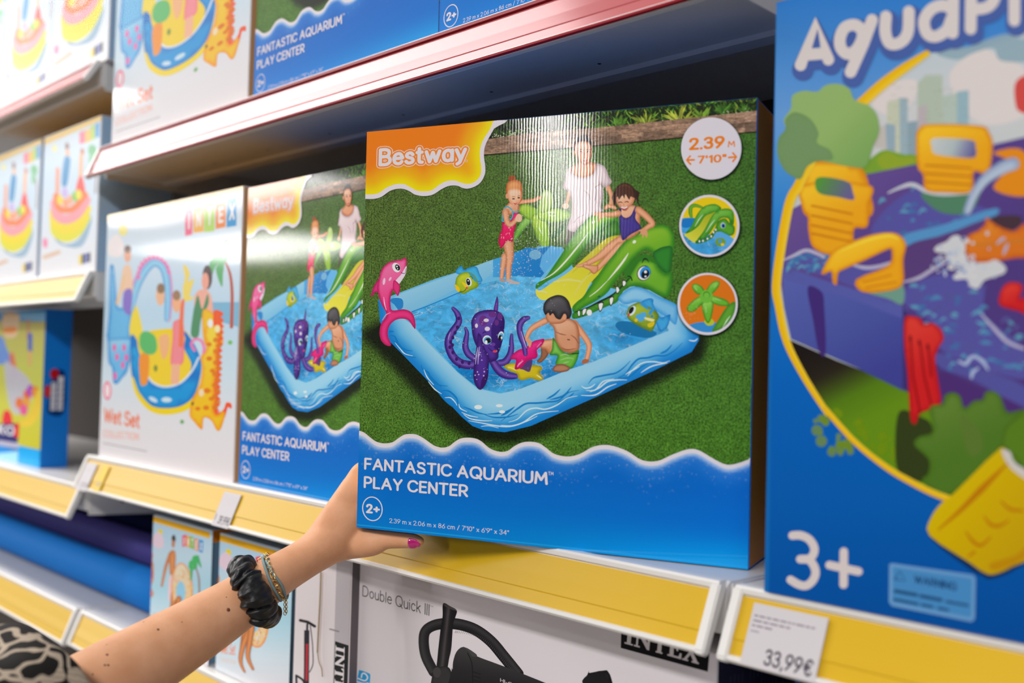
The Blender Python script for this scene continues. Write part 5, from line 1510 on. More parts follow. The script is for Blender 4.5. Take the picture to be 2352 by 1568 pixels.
# blue boxed set with a picture of children on grass
zQ = lambda t: Z(0, 690, 3.825, t)
b_ang = math.atan2(.017, -.051) - math.pi / 2
QW, QH, QD = .34, .326, .055
bx = thing('balloon_set_box', 'bright blue box with green picture panel and red logo on its side', 'box', (-2.196 - QW, .768, 1.1222))
Qc = face_corners(-2.196 - QW, .768, 1.1222, QW, QH)
Q_ = Art(Qc, QW, QH)
Q_.poly([(-400, 600), (120, 640), (110, 1100), (-400, 1000)], (20, 132, 208), smooth=False)
Q_.poly(zQ('-600,60 410,95 405,185 -600,160'), (120, 180, 224), smooth=False)
Q_.poly(zQ('-600,160 408,185 365,1315 -600,1110'), lingrad((50, 730), (40, 1030), (186, 174, 96), (196, 200, 90), (206, 206, 80), (190, 184, 40)), smooth=False, res=24)
Q_.poly(zQ('30,120 165,120 160,250 130,320 40,310'), (226, 196, 160)); Q_.poly(zQ('35,240 140,230 135,280 40,285'), (232, 140, 60))
Q_.poly(zQ('-200,380 0,310 60,420 100,520 50,560 -100,540'), (110, 150, 220)); Q_.stroke(zQ('110,470 130,600 190,700'), [9, 12, 9], (232, 150, 110)); Q_.stroke(zQ('100,480 115,600 110,720'), [9, 11, 8], (214, 120, 80))
Q_.poly(zQ('40,560 100,560 260,700 280,860 160,1000 80,900'), (206, 206, 222), alpha=.8)
Q_.stroke(zQ('250,170 245,330'), 5, (196, 130, 100)); Q_.stroke(zQ('265,300 265,440'), 10, (70, 100, 190)); Q_.stroke(zQ('262,450 262,560'), 7, (222, 170, 110))
for q, cc in (('240,830', (232, 100, 60)), ('270,790', (170, 70, 190)), ('230,900', (240, 160, 60)), ('170,900', (240, 120, 60)), ('210,960', (222, 90, 150)), ('310,800', (244, 140, 50))):
    Q_.ell(zQ(q)[0], 9, 13, cc)
Q_.stroke(zQ('340,800 320,950 260,1060 190,1080'), [10, 20, 22, 12], (250, 196, 60))
Q_.poly(zQ('20,1060 40,970 90,980 110,1080 60,1110'), (226, 50, 60)); Q_.poly(zQ('-300,1050 170,1080 150,1310 -300,1200'), (40, 44, 110), smooth=False)
q = zQ('-20,1170 130,1190 -20,1085')
Q_.text('KO', q[0], q[1], q[2], (226, 222, 232), wt=.24, gap=.08)
Q_.poly(zQ('130,1080 170,1075 165,1205 125,1200'), (214, 40, 50), smooth=False)
Q_.stroke(zQ('0,1250 150,1275'), 12, (206, 204, 226), smooth=False, alpha=.7)
Q_.poly(zQ('170,1275 368,1325 360,1490 160,1435'), (0, 160, 232), smooth=False); Q_.poly(zQ('-600,1250 160,1320 155,1435 -600,1310'), (150, 206, 240), smooth=False)
CARD_D = mat('bright_blue_carton', c255(0, 110, 200), .45, .4)
carton('c', bx, QW, QH, QD, CARD_D, CARD_D, CARD_D, CARD_D, CARD_D)
Q_.build('front_picture', bx, SATIN)
# badge on the right-hand side panel, turned on its side
pc = [project(p) for p in ((-2.196, .768, 1.1222 + QH), (-2.196, .768 + QD, 1.1222 + QH), (-2.196, .768 + QD, 1.1222), (-2.196, .768, 1.1222))]
T_ = Art(pc, QD, QH)
def qs(t):      # drawn in millimetres of the panel: x from the front edge, y up
    return np.array([np.array(v.split(','), float) for v in t.split()])
class Flat(Art):
    def __init__(self, w, h, z0=2e-4):
        Art.__init__(self, [(0, h), (w, h), (w, 0), (0, 0)], w, h, z0)
T_ = Flat(QD, QH)
mm = lambda t: qs(t) / 1000
_ps = lambda F, t, c, **k: F.poly(mm(t), c, **k)
T_.poly(mm('12,112 44,112 44,190 34,202 20,200 14,170 4,168 4,145 12,142'), (0, 50, 110), n=3, res=.004)
T_.ell((.022, .193), .009, .0105, (176, 20, 24)); T_.ell((.0095, .157), .006, .013, (200, 50, 50))
for x, h in ((.0215, .058), (.0355, .070)):
    T_.stroke([(x, .118), (x, .118 + h)], .0105, (206, 204, 210), smooth=False)
    for k in range(5):
        T_.stroke([(x - .004, .124 + k * .0115), (x + .004, .127 + k * .0115)], .002, (40, 60, 120), smooth=False)
o = T_.build('side_logo', bx, SATIN)
o.rotation_euler = (0, 0, math.pi / 2)
o.location = (QW, 0, 0)

# ------------------------------------------------------------------ cartons on the bottom shelf
zN = lambda t: Z(320, 1170, 3.94, t)
DW, DH = .198, .197
DX, DZ_ = -1.597, .9062
N_ = Art(face_corners(DX, .737, DZ_, DW, DH), DW, DH)
N_.poly([(300, 1150), (500, 1190), (500, 1560), (300, 1500)], lingrad((400, 1200), (390, 1500), (168, 200, 222), (186, 212, 228), (160, 204, 220), (196, 214, 224), (214, 212, 216)), smooth=False, res=16)
N_.poly(zN('80,45 640,205 640,262 80,98'), (244, 170, 10), smooth=False)
N_.ell(zN('190,205')[0], 5.5, 7.5, (246, 206, 20)); N_.poly(zN('125,310 130,240 170,200 215,250 220,330 170,350'), (222, 200, 214))
for q, cc in (('390,235 425,225 425,330 390,335', (226, 50, 90)), ('425,235 460,240 460,345 425,335', (240, 160, 40)), ('460,240 495,250 495,360 460,345', (120, 184, 40)), ('500,260 535,265 535,375 500,362', (240, 130, 50)), ('540,270 580,280 575,390 540,380', (20, 140, 210))):
    N_.poly(zN(q), cc, smooth=False)
for ch, q in zip('INTEX', ('402,322 412,324 402,245', '432,328 453,333 432,250', '467,338 488,343 467,258', '507,355 527,360 507,275', '548,370 570,376 548,290')):
    p = zN(q)
    N_.text(ch, p[0], p[1], p[2], (236, 232, 230), wt=.24)
SKN = [(150, 84, 40), (214, 136, 78), (206, 128, 72), (140, 80, 40)]
N_.ell(zN('312,265')[0], 4.5, 9.5, (60, 44, 40)); N_.ell(zN('308,310')[0], 3.6, 9, (190, 120, 76)); N_.poly(zN('270,420 290,370 325,380 330,470 310,600 280,590'), puff((170, 100, 50), (216, 140, 80), None, 4))
N_.stroke(zN('280,400 240,520 205,690'), [7, 7, 5], SKN); N_.poly(zN('275,600 310,610 320,760 270,830 262,700'), (222, 196, 206)); N_.stroke(zN('310,760 300,900 285,1000'), [12, 11, 9], SKN)
N_.ell(zN('112,420')[0], 3.4, 10, (200, 130, 84)); N_.poly(zN('80,480 125,470 130,620 110,700 130,760 100,795 65,720 80,600'), puff((180, 100, 60), (220, 140, 90), None, 4)); N_.poly(zN('95,540 118,550 115,620 92,610'), (190, 50, 60))
t = np.linspace(0, 2 * math.pi, 40)
dc = zN('388,725')[0]
DON = dc + np.c_[25 * np.sin(t) * 1.0, -62 * np.cos(t)] + np.c_[0 * t, 22 * np.sin(t) * .25]
N_.poly(DON[:-1], puff((226, 130, 50), (240, 196, 150), (246, 214, 190), 6), smooth=False, res=4)
N_.ell(zN('376,745')[0], 11, 25, (140, 196, 222))
C = [DON[0] * 0 + dc + np.array((rng.gauss(0, 12), rng.gauss(0, 30))) for _ in range(200)]
C = [p for p in C if inside(np.array([p]), DON)[0] and np.hypot((p[0] - zN('376,745')[0][0]) / 12, (p[1] - zN('376,745')[0][1]) / 26) > 1]
for cc in ((226, 60, 90), (246, 206, 60), (250, 250, 250), (240, 130, 60)):
    N_.dots(C[::4] if cc[0] == 226 else (C[1::4] if cc[1] == 206 else C[2::4]), 1.5, cc)
    C = C[1:]
N_.stroke(zN('515,530 540,620 545,750'), [3, 4, 4.5], (150, 120, 110))
for q in ('515,530 480,470 470,640', '515,530 520,430 560,520', '515,530 500,440 540,420', '515,530 470,520 460,470'):
    N_.stroke(zN(q), [3, 10, 2], (70, 180, 100))
N_.ell(zN('78,860')[0], 4.5, 11, (236, 90, 140)); N_.stroke(zN('50,960 150,990'), 12, (240, 180, 150), smooth=False, alpha=.8)
# lower half, seen on the second box
zV = zN
off = np.array(project((DX, .737, DZ_ + DH))) - np.array(project((-1.378, .737, DZ_ + DH)))
def second(t):      # carries points read on the second box to the first one's face
    return N2.pts(zN(t))
H2 = homography(face_corners(-1.378, .737, DZ_, DW, DH), face_corners(DX, .737, DZ_, DW, DH))
def v2(t):
    p = np.c_[zN(t), np.ones(len(t.split()))] @ H2.T
    return p[:, :2] / p[:, 2:3]
N_.stroke(v2('1000,1090 950,1200 920,1330 925,1400 955,1465'), [12, 10, 8, 6, 4], SKN)
N_.stroke(v2('1020,1060 1000,1200 985,1330 1030,1440'), [12, 10, 8, 5], SKN)
q = v2('735,1300 870,1320 735,1190')
N_.text('Wet Set', q[0], q[1], q[2], (240, 120, 80), wt=.14, gap=.05)
q = v2('735,1370 870,1400 735,1335')
N_.text('COLLECTION', q[0], q[1], q[2], (240, 180, 150), wt=.12)
dn = thing('swim_ring_box', 'small pale box with ring printed on it, beside the rolled blue mats', 'box', (DX, .737, DZ_), (0, 0, 0), 'swim ring boxes')
carton('c', dn, DW - .004, DH, .16, CARD_W, mat('slate_carton_side', c255(92, 122, 144), .45, .4), mat('slate_carton_top', c255(120, 140, 156), .45, .4), CARD_P, CARD_W)
N_.build('front_picture', dn)
# orange band and small mark on the side
F_ = Flat(.16, DH)
F_.poly([(0, DH), (.16, DH), (.16, DH - .018), (0, DH - .018)], (214, 120, 20), smooth=False)
for k, cc in enumerate(((60, 120, 170), (222, 120, 40), (110, 160, 50), (216, 130, 50), (190, 40, 80))):
    F_.poly([(.012, DH - .06 - k * .012), (.030, DH - .06 - k * .012), (.030, DH - .070 - k * .012), (.012, DH - .070 - k * .012)], cc, smooth=False)
o = F_.build('side_print', dn)
o.rotation_euler = (0, 0, math.pi / 2); o.location = (DW - .004, 0, 0)
dup(dn, (-1.378, .737, DZ_), (0, 0, 0), 'small pale box with ring printed on it, behind the wrist', 'swim ring boxes')

# serif capitals of the pump cartons
def serif(F, s, p0, p1, pt, col):
    """heavy slab capitals between two baseline points"""
    G = {'I': (.42, [[(.0, 0), (.42, 0), (.42, .08), (.31, .08), (.31, .92), (.42, .92), (.42, 1), (0, 1), (0, .92), (.11, .92), (.11, .08), (0, .08)]]),
         'N': (.86, [[(0, 0), (.30, 0), (.30, .08), (.2, .08), (.2, .78), (.66, 0), (.78, 0), (.78, .92), (.86, .92), (.86, 1), (.58, 1), (.58, .92), (.68, .92), (.68, .36), (.30, 1), (0, 1), (0, .92), (.1, .92), (.1, .08), (0, .08)]]),
         'T': (.74, [[(.2, 0), (.54, 0), (.54, .08), (.47, .08), (.47, .9), (.6, .9), (.66, .72), (.74, .72), (.74, 1), (0, 1), (0, .72), (.08, .72), (.14, .9), (.27, .9), (.27, .08), (.2, .08)]]),
         'E': (.7, [[(0, 0), (.7, 0), (.7, .3), (.62, .3), (.56, .1), (.3, .1), (.3, .46), (.42, .46), (.45, .36), (.52, .36), (.52, .66), (.45, .66), (.42, .56), (.3, .56), (.3, .9), (.52, .9), (.58, .74), (.66, .74), (.66, 1), (0, 1), (0, .92), (.1, .92), (.1, .08), (0, .08)]]),
         'X': (.84, [[(0, 0), (.3, 0), (.3, .08), (.22, .08), (.4, .38), (.56, .08), (.48, .08), (.48, 0), (.84, 0), (.84, .08), (.78, .08), (.52, .52), (.74, .92), (.8, .92), (.8, 1), (.52, 1), (.52, .92), (.58, .92), (.43, .64), (.3, .92), (.38, .92), (.38, 1), (.02, 1), (.02, .92), (.08, .92), (.32, .48), (.08, .08), (0, .08)]])}
    x, L = 0, []
    for ch in s:
        w, P = G[ch]
        for p in P:
            L.append(np.array(p) + [x, 0])
        x += w + .05
    x -= .05
    p0, p1, pt = np.array(p0), np.array(p1), np.array(pt)
    for p in L:
        F.poly(p0 + p[:, :1] / x * (p1 - p0) + p[:, 1:] * (pt - p0), col, smooth=False)

# electric pump carton
KW, KH, KX, KY = .527, .205, -1.051, .750
zK = lambda t: Z(800, 1180, 3.92, t)
zK2 = lambda t: Z(1350, 1180, 3.92, t)
E_ = Art(face_corners(KX, KY, .9062, KW, KH), KW, KH)
E_.poly([(700, 1200), (1800, 1450), (1800, 2000), (700, 1900)], (208, 202, 206), smooth=False)
q = zK('128,738 730,918 128,640')
E_.text('Double Quick III', q[0], q[1], q[2], (66, 62, 66), wt=.10, gap=.13)
q = zK('735,832 765,841 735,820')
E_.text('TM', q[0], q[1], q[2], (66, 62, 66), wt=.12)
BK = [(22, 22, 24), (52, 50, 52), (28, 28, 30), (16, 16, 18)]
E_.stroke(zK('770,1420 700,1280 680,1140 700,1050 780,1000 900,985 1030,1000 1160,1050 1290,1150 1400,1280 1530,1440'), [24, 24, 24, 24, 25, 26, 26, 26, 26, 26, 26], BK)
for k in range(44):
    t = k / 43
    p = cr(zK('960,1070 1080,1085 1200,1130 1310,1230 1410,1350 1490,1430'), False, 8)
    i = int(t * (len(p) - 2))
    E_.stroke([p[i], p[i] + np.array((2.6, -5.0))], .8, (76, 74, 76), smooth=False)
E_.poly(zK('855,805 920,830 978,868 965,930 945,1000 930,1200 910,1300 880,1420 800,1420 805,1280 830,1050 850,920'), lingrad((1016, 1450), (1034, 1452), (18, 18, 20), (40, 38, 40), (72, 66, 68), (30, 28, 30), (20, 20, 22)), res=3)
E_.poly(zK('855,805 920,830 978,868 950,865 880,835'), (70, 66, 68))
E_.poly(zK('760,1440 800,1390 880,1370 930,1420 960,1600 760,1600'), puff((20, 20, 22), (44, 42, 44), None, 5))
E_.ell(zK('800,1425')[0], 9, 12, (60, 56, 58))
E_.poly(zK('940,1400 945,1330 975,1240 1040,1195 1140,1250 1160,1280 1400,1370 1780,1521 2060,1640 2000,1900 930,1900 930,1420'), lingrad((1080, 1500), (1060, 1580), (52, 50, 52), (30, 29, 31), (16, 16, 18)), n=3, res=8)
E_.poly(zK('1040,1195 1140,1250 1160,1280 1120,1280 1090,1240'), (64, 62, 64))
E_.stroke(zK('1075,1250 1110,1330 1120,1420 1120,1560'), 2, (10, 10, 12))
for y in (1420, 1455, 1490):
    E_.stroke(zK('1125,%d 1190,%d' % (y, y + 22)), 1.6, (12, 12, 14), smooth=False)
q = zK('1368,1508 1490,1560 1368,1475')
E_.text('HI-OUT', q[0], zK('1560,1586')[0], q[2], (170, 168, 170), wt=.18, gap=.08)
E_.poly(zK2('0,1440 20,1430 145,1408 185,1418 225,1521 300,1900 -200,1900'), puff((14, 14, 16), (34, 33, 35), None, 8))
E_.poly(zK2('0,1450 140,1412 160,1521 -40,1521'), (26, 26, 28))
# blue mark, lower left
E_.poly(zK('95,1420 105,1405 180,1430 200,1450 195,1521 190,1700 70,1700 78,1521'), (40, 150, 206), n=3)
for q, w in (('90,1480 150,1500 175,1470 150,1435 125,1440 120,1470', 3), ('85,1510 140,1525 180,1521', 3)):
    E_.stroke(zK(q), w, (222, 220, 224))
E_.poly(zK2('305,960 1100,1180 1082,1420 298,1205'), (16, 17, 20), smooth=False)
q = zK2('332,1165 1000,1352 345,990')
serif(E_, 'INTEX', q[0], q[1], q[2], (212, 206, 208))
pk = thing('pump_carton', 'white carton with black electric air pump and serif brand block', 'box', (KX, KY, .9062))
CARD_N = mat('navy_carton_side', c255(40, 42, 62), .5, .4)
carton('c', pk, KW, KH, .24, CARD_W, CARD_N, CARD_W, CARD_N, CARD_W)
E_.build('front_picture', pk)
F_ = Flat(.24, KH)
for k in range(16):
    for j in range(14):
        if rng.random() < .85:
            F_.stroke([(.02 + k * .006, .012 + j * .0125), (.02 + k * .006, .012 + j * .0125 + rng.uniform(.006, .011))], .0016, (74, 76, 98), smooth=False)
serif(F_, 'INTEX', (.150, .182), (.150, .03), (.178, .182), (12, 12, 18))
o = F_.build('side_print', pk, SATIN)
o.rotation_euler = (0, 0, math.pi / 2); o.location = (KW, 0, 0)

# hand pump carton
HW, HH, HX, HY = .123, .214, -1.172, .737
zY = lambda t: Z(660, 1260, 5.09, t)
P_ = Art(face_corners(HX, HY, .9062, HW, HH), HW, HH)
P_.poly([(600, 1200), (900, 1250), (900, 1800), (600, 1700)], (214, 206, 208), smooth=False)
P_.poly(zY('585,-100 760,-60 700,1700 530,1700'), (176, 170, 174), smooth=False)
P_.stroke(zY('152,835 240,855 322,905'), 6.5, (22, 24, 26), smooth=False)
P_.stroke(zY('235,880 232,960'), 5, (40, 40, 46), smooth=False)
P_.stroke(zY('270,900 290,1050 300,1200 300,1350 262,1440'), 2.4, (60, 60, 66))
P_.poly(zY('198,950 260,950 255,1568 250,1700 190,1700 195,1400'), (34, 32, 42), smooth=False)
P_.poly(zY('218,1110 246,1110 240,1540 212,1540'), (176, 40, 54), smooth=False)
P_.stroke(zY('105,1480 180,1530 210,1600'), 5, (30, 28, 36)); P_.stroke(zY('105,1480 110,1600'), 5, (30, 28, 36))
P_.stroke(zY('500,938 600,965'), 4, (150, 144, 150), smooth=False, alpha=.6)
P_.poly(zY('560,1078 722,1130 700,1700 540,1700'), (20, 22, 24), smooth=False)
serif(P_, 'INTEX', zY('565,1125')[0], zY('545,1810')[0], zY('672,1152')[0], (212, 206, 208))
hp = thing('hand_pump_carton', 'narrow white carton with hand pump picture and sideways brand block', 'box', (HX, HY, .9062))
carton('c', hp, HW, HH, .2, CARD_W, mat('grey_carton_side', c255(96, 90, 94), .5, .4), CARD_W, CARD_N, CARD_W)
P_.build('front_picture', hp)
# tan string hanging down the front of it
bm = bmesh.new()
pts = [on_y(*zY(t)[0], HY - .004) for t in ('392,262', '388,420', '380,640', '368,860', '358,1050', '352,1210')]
pts = [Vector(p) for p in cr(pts, False, 4)]
tube(bm, pts, .0011, 8)
pts2 = [Vector(p) for p in cr([on_y(*zY(t)[0], HY - .004) for t in ('352,1210', '372,1330', '400,1400', '410,1495')], False, 4)]
tube(bm, pts2, .0007, 8)
tag(obj('string', bm, mat('tan_string', (.42, .32, .2), .8, .2)), 'thin tan string hanging in front of the narrow hand pump carton', 'string')

# blue box in the shade, bottom right
bs = thing('blue_carton', 'dark blue rounded box top in shade under the price label at right', 'box', (-.468, .745, .882))
bm = bmesh.new(); box(bm, 0, .22, 0, .2, 0, .222); bmesh.ops.bevel(bm, geom=list(bm.edges), offset=.014, segments=4, affect='EDGES')
obj('carton_body', bm, mat('deep_blue_plastic', (.0, .10, .34), .35, .5), bs, True)
bm = bmesh.new(); box(bm, .01, .21, .004, .19, .20, .226); bmesh.ops.bevel(bm, geom=list(bm.edges), offset=.008, segments=3, affect='EDGES')
obj('lid', bm, mat('dark_lid', (.01, .03, .10), .4, .5), bs, True)

# rolled mats on the bottom shelf of the left bay
def roll(x0, x1, y, z, r, color, label):
    bm = bmesh.new()
    tube(bm, [(x0 + (x1 - x0) * k / 10, 0, 0) for k in range(11)], r, 40)
    m = mat(label.split()[0] + '_foam', color, .7, .08)
    noise_bump(m, 500, .0002)
    t = thing('foam_roll', label, 'foam roll', (0, y, z), group='foam rolls')
    obj('foam', bm, m, t)
    bm = bmesh.new()
    sp = [(x1 + .0008, (r * (.15 + .8 * k / 60)) * math.cos(k * .5), (r * (.15 + .8 * k / 60)) * math.sin(k * .5)) for k in range(61)]
    tube(bm, sp, .0008, 6)
    obj('rolled_end', bm, M['dark'], t)
roll(-3.1, -1.615, .818, .9062 + .0365, .036, (.012, .19, .62), 'blue foam roll lying lowest in front of the purple one')
roll(-3.1, -1.60, .868, .9062 + .085, .030, (.075, .065, .27), 'purple foam roll lying behind and above the blue one')
roll(-3.1, -1.61, .928, .9062 + .041, .040, (.01, .02, .10), 'dark navy foam roll lying flat at the back of the shelf')
roll(-3.1, -1.605, .938, .9062 + .113, .0265, (.008, .016, .085), 'dark navy foam roll lying on top of the back one')

# ------------------------------------------------------------------ price labels on the rails
TILT = math.atan2(.021, .050)
def price_tag(name, label, px, w, h, zt, draw, card='paper', s=.06, group='shelf price labels'):
    """card in the sloping rail: px = photo position of its upper left corner"""
    nx, nz = -math.cos(TILT), math.sin(TILT)
    pl, nv = Vector((0, YF - .006 + nx * .0042, zt - .004 + nz * .0042)), Vector((0, nx, nz))
    r = ray(*px)
    p = Vector((0, 0, CAMZ)) + r * ((pl - Vector((0, 0, CAMZ))).dot(nv) / r.dot(nv))
    y0 = p.y
    t = thing(name, label, 'price label', (p.x, y0 - math.sin(TILT) * h, p.z - math.cos(TILT) * h), (-TILT, 0, 0), group)
    bm = bmesh.new(); box(bm, 0, w, 0, .0006, 0, h)
    obj('card', bm, M[card], t)
    F = Flat(w, h, 1e-4)
    draw(F)
    F.build('printed_text', t, SATIN)
    return t
INKC = (52, 46, 60)
def draw_big(F):
    w, h = F.w, F.h
    F.text('33,99\u20ac', (w * .31, h * .07), (w * .94, h * .07), (w * .31, h * .33), INKC, wt=.16, gap=.10)
    r = random.Random(3)
    for y, n, e in ((.80, 14, .86), (.72, 10, .55), (.64, 6, .32)):
        x = .045
        while x < e:
            L = r.uniform(.03, .12)
            F.stroke([(w * x, h * y), (w * min(x + L, e), h * y)], h * .026, (120, 112, 124), smooth=False)
            x += L + .02
    F.stroke([(w * .04, h * .55), (w * .16, h * .55)], h * .022, (140, 132, 144), smooth=False)
price_tag('price_label', 'white price label reading 33,99\u20ac at the right', (1732.6, 1383), .0655, .049, 1.178, draw_big, s=.06)
def draw_mid(F):
    w, h = F.w, F.h
    F.text('39,99\u20ac', (w * .3, h * .08), (w * .94, h * .08), (w * .3, h * .32), INKC, wt=.16, gap=.10)
    for y in (.9, .84, .78, .7):
        F.stroke([(w * .06, h * y), (w * .9, h * y)], h * .02, (186, 178, 186), smooth=False)
    F.poly([(w * .04, h * .16), (w * .12, h * .16), (w * .12, h * .34), (w * .04, h * .34)], (150, 142, 152), smooth=False)
price_tag('price_label', 'white price label under the gap between splash set and pool box', (516, 1128), .047, .049, 1.178, draw_mid)
def draw_far(F):
    w, h = F.w, F.h
    F.text('29,99\u20ac', (w * .3, h * .1), (w * .94, h * .1), (w * .3, h * .3), (150, 140, 150), wt=.16, gap=.1)
    F.stroke([(w * .1, h * .75), (w * .85, h * .75)], h * .03, (180, 172, 180), smooth=False)
price_tag('price_label', 'white price label at the left end of the yellow rail', (200, 1061), .046, .049, 1.178, draw_far)
def draw_y(F):
    w, h = F.w, F.h
    F.poly([(w * .15, h * .18), (w * .8, h * .18), (w * .8, h * .38), (w * .15, h * .38)], (180, 160, 110), smooth=False)
price_tag('price_label', 'small yellow label beside the leftmost white one', (238, 1068), .026, .045, 1.178, draw_y, 'ytag')

# ------------------------------------------------------------------ the arm reaching in and holding the box
SKIN = mat('skin', (.64, .36, .255), .5, .25)
_b = SKIN.node_tree.nodes['Principled BSDF']
_b.inputs['Subsurface Weight'].default_value = .25
_b.inputs['Subsurface Radius'].default_value = (.9, .35, .2)
_b.inputs['Subsurface Scale'].default_value = .006
noise_color(SKIN, (.75, .365, .19), (.87, .465, .27), 38, detail=8, lo=.3, hi=.7)
noise_bump(SKIN, 1200, .0003, detail=4)

def capsule_chain(bm, nodes, seg=20, steps=5):
    """smooth tapered limb through nodes (point, radius) or (point, (radius across, radius in depth))"""
    P = cr([tuple(n[0]) for n in nodes], False, steps)
    R0 = np.array([n[1] if hasattr(n[1], '__len__') else (n[1], n[1]) for n in nodes], float)
    R = cr(R0, False, steps)
    n = len(P)
    rings = []
    for i in range(n):
        t = Vector(P[min(i + 1, n - 1)] - P[max(i - 1, 0)]).normalized()
        side = t.cross(CF).normalized()          # across, in the picture's sense
        dep = side.cross(t).normalized()
        rings.append((Vector(P[i]), side, dep, R[i], t))
    full = []
    for e, sg in ((0, -1), (n - 1, 1)):
        c, s, d, r, t = rings[e]
        caps = []
        for k in (1, 2, 3):
            a_ = k / 3.6 * math.pi / 2
            caps.append((c + t * sg * min(r) * math.sin(a_), s, d, r * math.cos(a_), t))
        if e == 0:
            full = caps[::-1]
        else:
            tail = caps
    full = full + rings + tail
    V = [[bm.verts.new(c + s * (r[0] * math.cos(a_)) + d * (r[1] * math.sin(a_))) for a_ in [2 * math.pi * k / seg for k in range(seg)]] for c, s, d, r, t in full]
    for A_, B_ in zip(V[:-1], V[1:]):
        for k in range(seg):
            bm.faces.new((A_[k], A_[(k + 1) % seg], B_[(k + 1) % seg], B_[k]))
    bm.faces.new(V[0][::-1])
    bm.faces.new(V[-1])

person = thing('person', 'bare left forearm with black scrunchie and gold bracelet reaching in to hold the box', 'person', at(222, 1590, .91))
PI_ = Matrix.Translation(-person.location)
BX = Vector((-.9091, .6436, 1.1786))                       # lower left front corner of the held box
ux = Vector((math.cos(math.radians(20.83)), math.sin(math.radians(20.83)), 0))
uy = Vector((-ux.y, ux.x, 0))                              # into the box
uz = Vector((0, 0, 1))
def hb(x, y, z):                                           # in the held box's own frame
    return BX + ux * x + uy * y + uz * z
bm = bmesh.new()
k_ = 1 / FPX
def node(px, py, wpx, dep, flat=1.0):
    return (at(px, py, dep), (wpx * .5 * dep * k_, wpx * .5 * dep * k_ * flat))
capsule_chain(bm, [node(-60, 1745, 206, .82, 1.0), node(80, 1662, 204, .86, 1.0), node(222, 1584, 197, .91, 1.02), node(342, 1511, 172, .955, 1.05), node(440, 1452, 150, .99, 1.08), node(533, 1394, 129, 1.025, 1.12), node(600, 1346, 110, 1.05, 1.2),
                   node(645, 1316, 97, 1.07, 1.28), node(706, 1279, 91, 1.095, 1.3), node(752, 1245, 104, 1.112, 1.15), node(790, 1205, 118, 1.128, .9)], seg=28)
# palm against the left side of the carton
capsule_chain(bm, [(at(752, 1243, 1.112), (.024, .024)), (hb(-.0165, .012, .018), (.024, .017)), (hb(-.014, .028, .040), (.021, .014)), (hb(-.0135, .034, .052), (.016, .012))], seg=22)
capsule_chain(bm, [(at(776, 1205, 1.122), (.021, .018)), (hb(-.015, .010, .030), (.017, .013)), (hb(-.0125, .024, .054), (.012, .0105)), (hb(-.0115, .034, .058), (.010, .010))], seg=20)
# ball of the thumb and thumb, under the carton's lower edge
capsule_chain(bm, [(at(756, 1252, 1.112), (.021, .021)), (at(796, 1246, 1.122), (.0185, .018)), (hb(.010, .016, -.0165), (.0150, .0145)), (hb(.026, .017, -.0125), (.0105, .0110)), (hb(.043, .0175, -.0112), (.0092, .0098)), (hb(.050, .0175, -.0108), (.0088, .0092)), (hb(.062, .0172, -.0104), (.0074, .0086)), (hb(.0675, .017, -.0102), (.0052, .0066))], seg=20)
# four fingers laid along the side panel, tips curling to the back edge
for i, (z0, z1, L, r) in enumerate(((.055, .066, .056, .0082), (.038, .045, .060, .0085), (.021, .026, .057, .0080), (.006, .009, .048, .0072))):
    capsule_chain(bm, [(hb(-.0125, .020, z0), r * 1.2), (hb(-.0118, .020 + L * .42, z0 * .45 + z1 * .55), r * 1.06), (hb(-.0098, .020 + L * .75, z1), r), (hb(-.0088, .020 + L, z1), r * .86)], seg=16)
me_arm = obj('body', bm, SKIN, None, True)
me_arm.data.transform(PI_)
me_arm.parent = person
md = me_arm.modifiers.new('skin', 'REMESH'); md.mode = 'VOXEL'; md.voxel_size = .0021; md.use_smooth_shade = True
ms = me_arm.modifiers.new('soften', 'SMOOTH'); ms.factor = .5; ms.iterations = 9
dgx = bpy.context.evaluated_depsgraph_get()
dgx.update()
ev = me_arm.evaluated_get(dgx)
solid = bpy.data.meshes.new_from_object(ev)
me_arm.modifiers.clear()
old = me_arm.data
me_arm.data = solid
bpy.data.meshes.remove(old)
bpy.context.view_layer.update()
_inv = pool_box.matrix_world.inverted()
for v in solid.vertices:                                    # skin flattens against the board
    q = _inv @ (v.co + person.location)
    if q.x > -.0004 and q.z > -.0004 and 0 < q.y < PD + .001:
        if q.x < q.z:
            q.x = -.0004
        else:
            q.z = -.0004
        v.co = pool_box.matrix_world @ q - person.location
for p in solid.polygons:
    p.use_smooth = True
from mathutils.bvhtree import BVHTree
bvh = BVHTree.FromPolygons([v.co + person.location for v in solid.vertices], [tuple(p.vertices) for p in solid.polygons])
def touch(px, py):
    h = bvh.ray_cast(Vector((0, 0, CAMZ)), ray(px, py).normalized())
    return h[0], h[1]

# skin creases at the thumb's knuckle: shallow dark lines
# moles
MOLE = mat('mole', (.20, .065, .035), .5, .3)
for px, py, r in ((524.5, 1400, .0019), (363, 1445, .0013), (246, 1503, .0013), (241, 1527, .0010), (248.5, 1527, .0011), (213, 1548, .0008), (520, 1371, .0006), (418, 1428, .0006), (330, 1428, .0007), (245, 1480, .0006)):
    h, n = touch(px, py)
    if h is None:
        continue
    bm = bmesh.new()
    bmesh.ops.create_uvsphere(bm, u_segments=10, v_segments=6, radius=r)
    q = n.to_track_quat('Z', 'Y').to_matrix().to_4x4()
    bm.transform(Matrix.Translation(h - person.location) @ q @ Matrix.Diagonal((1, 1, .35, 1)))
    obj('mole', bm, MOLE, person, True)
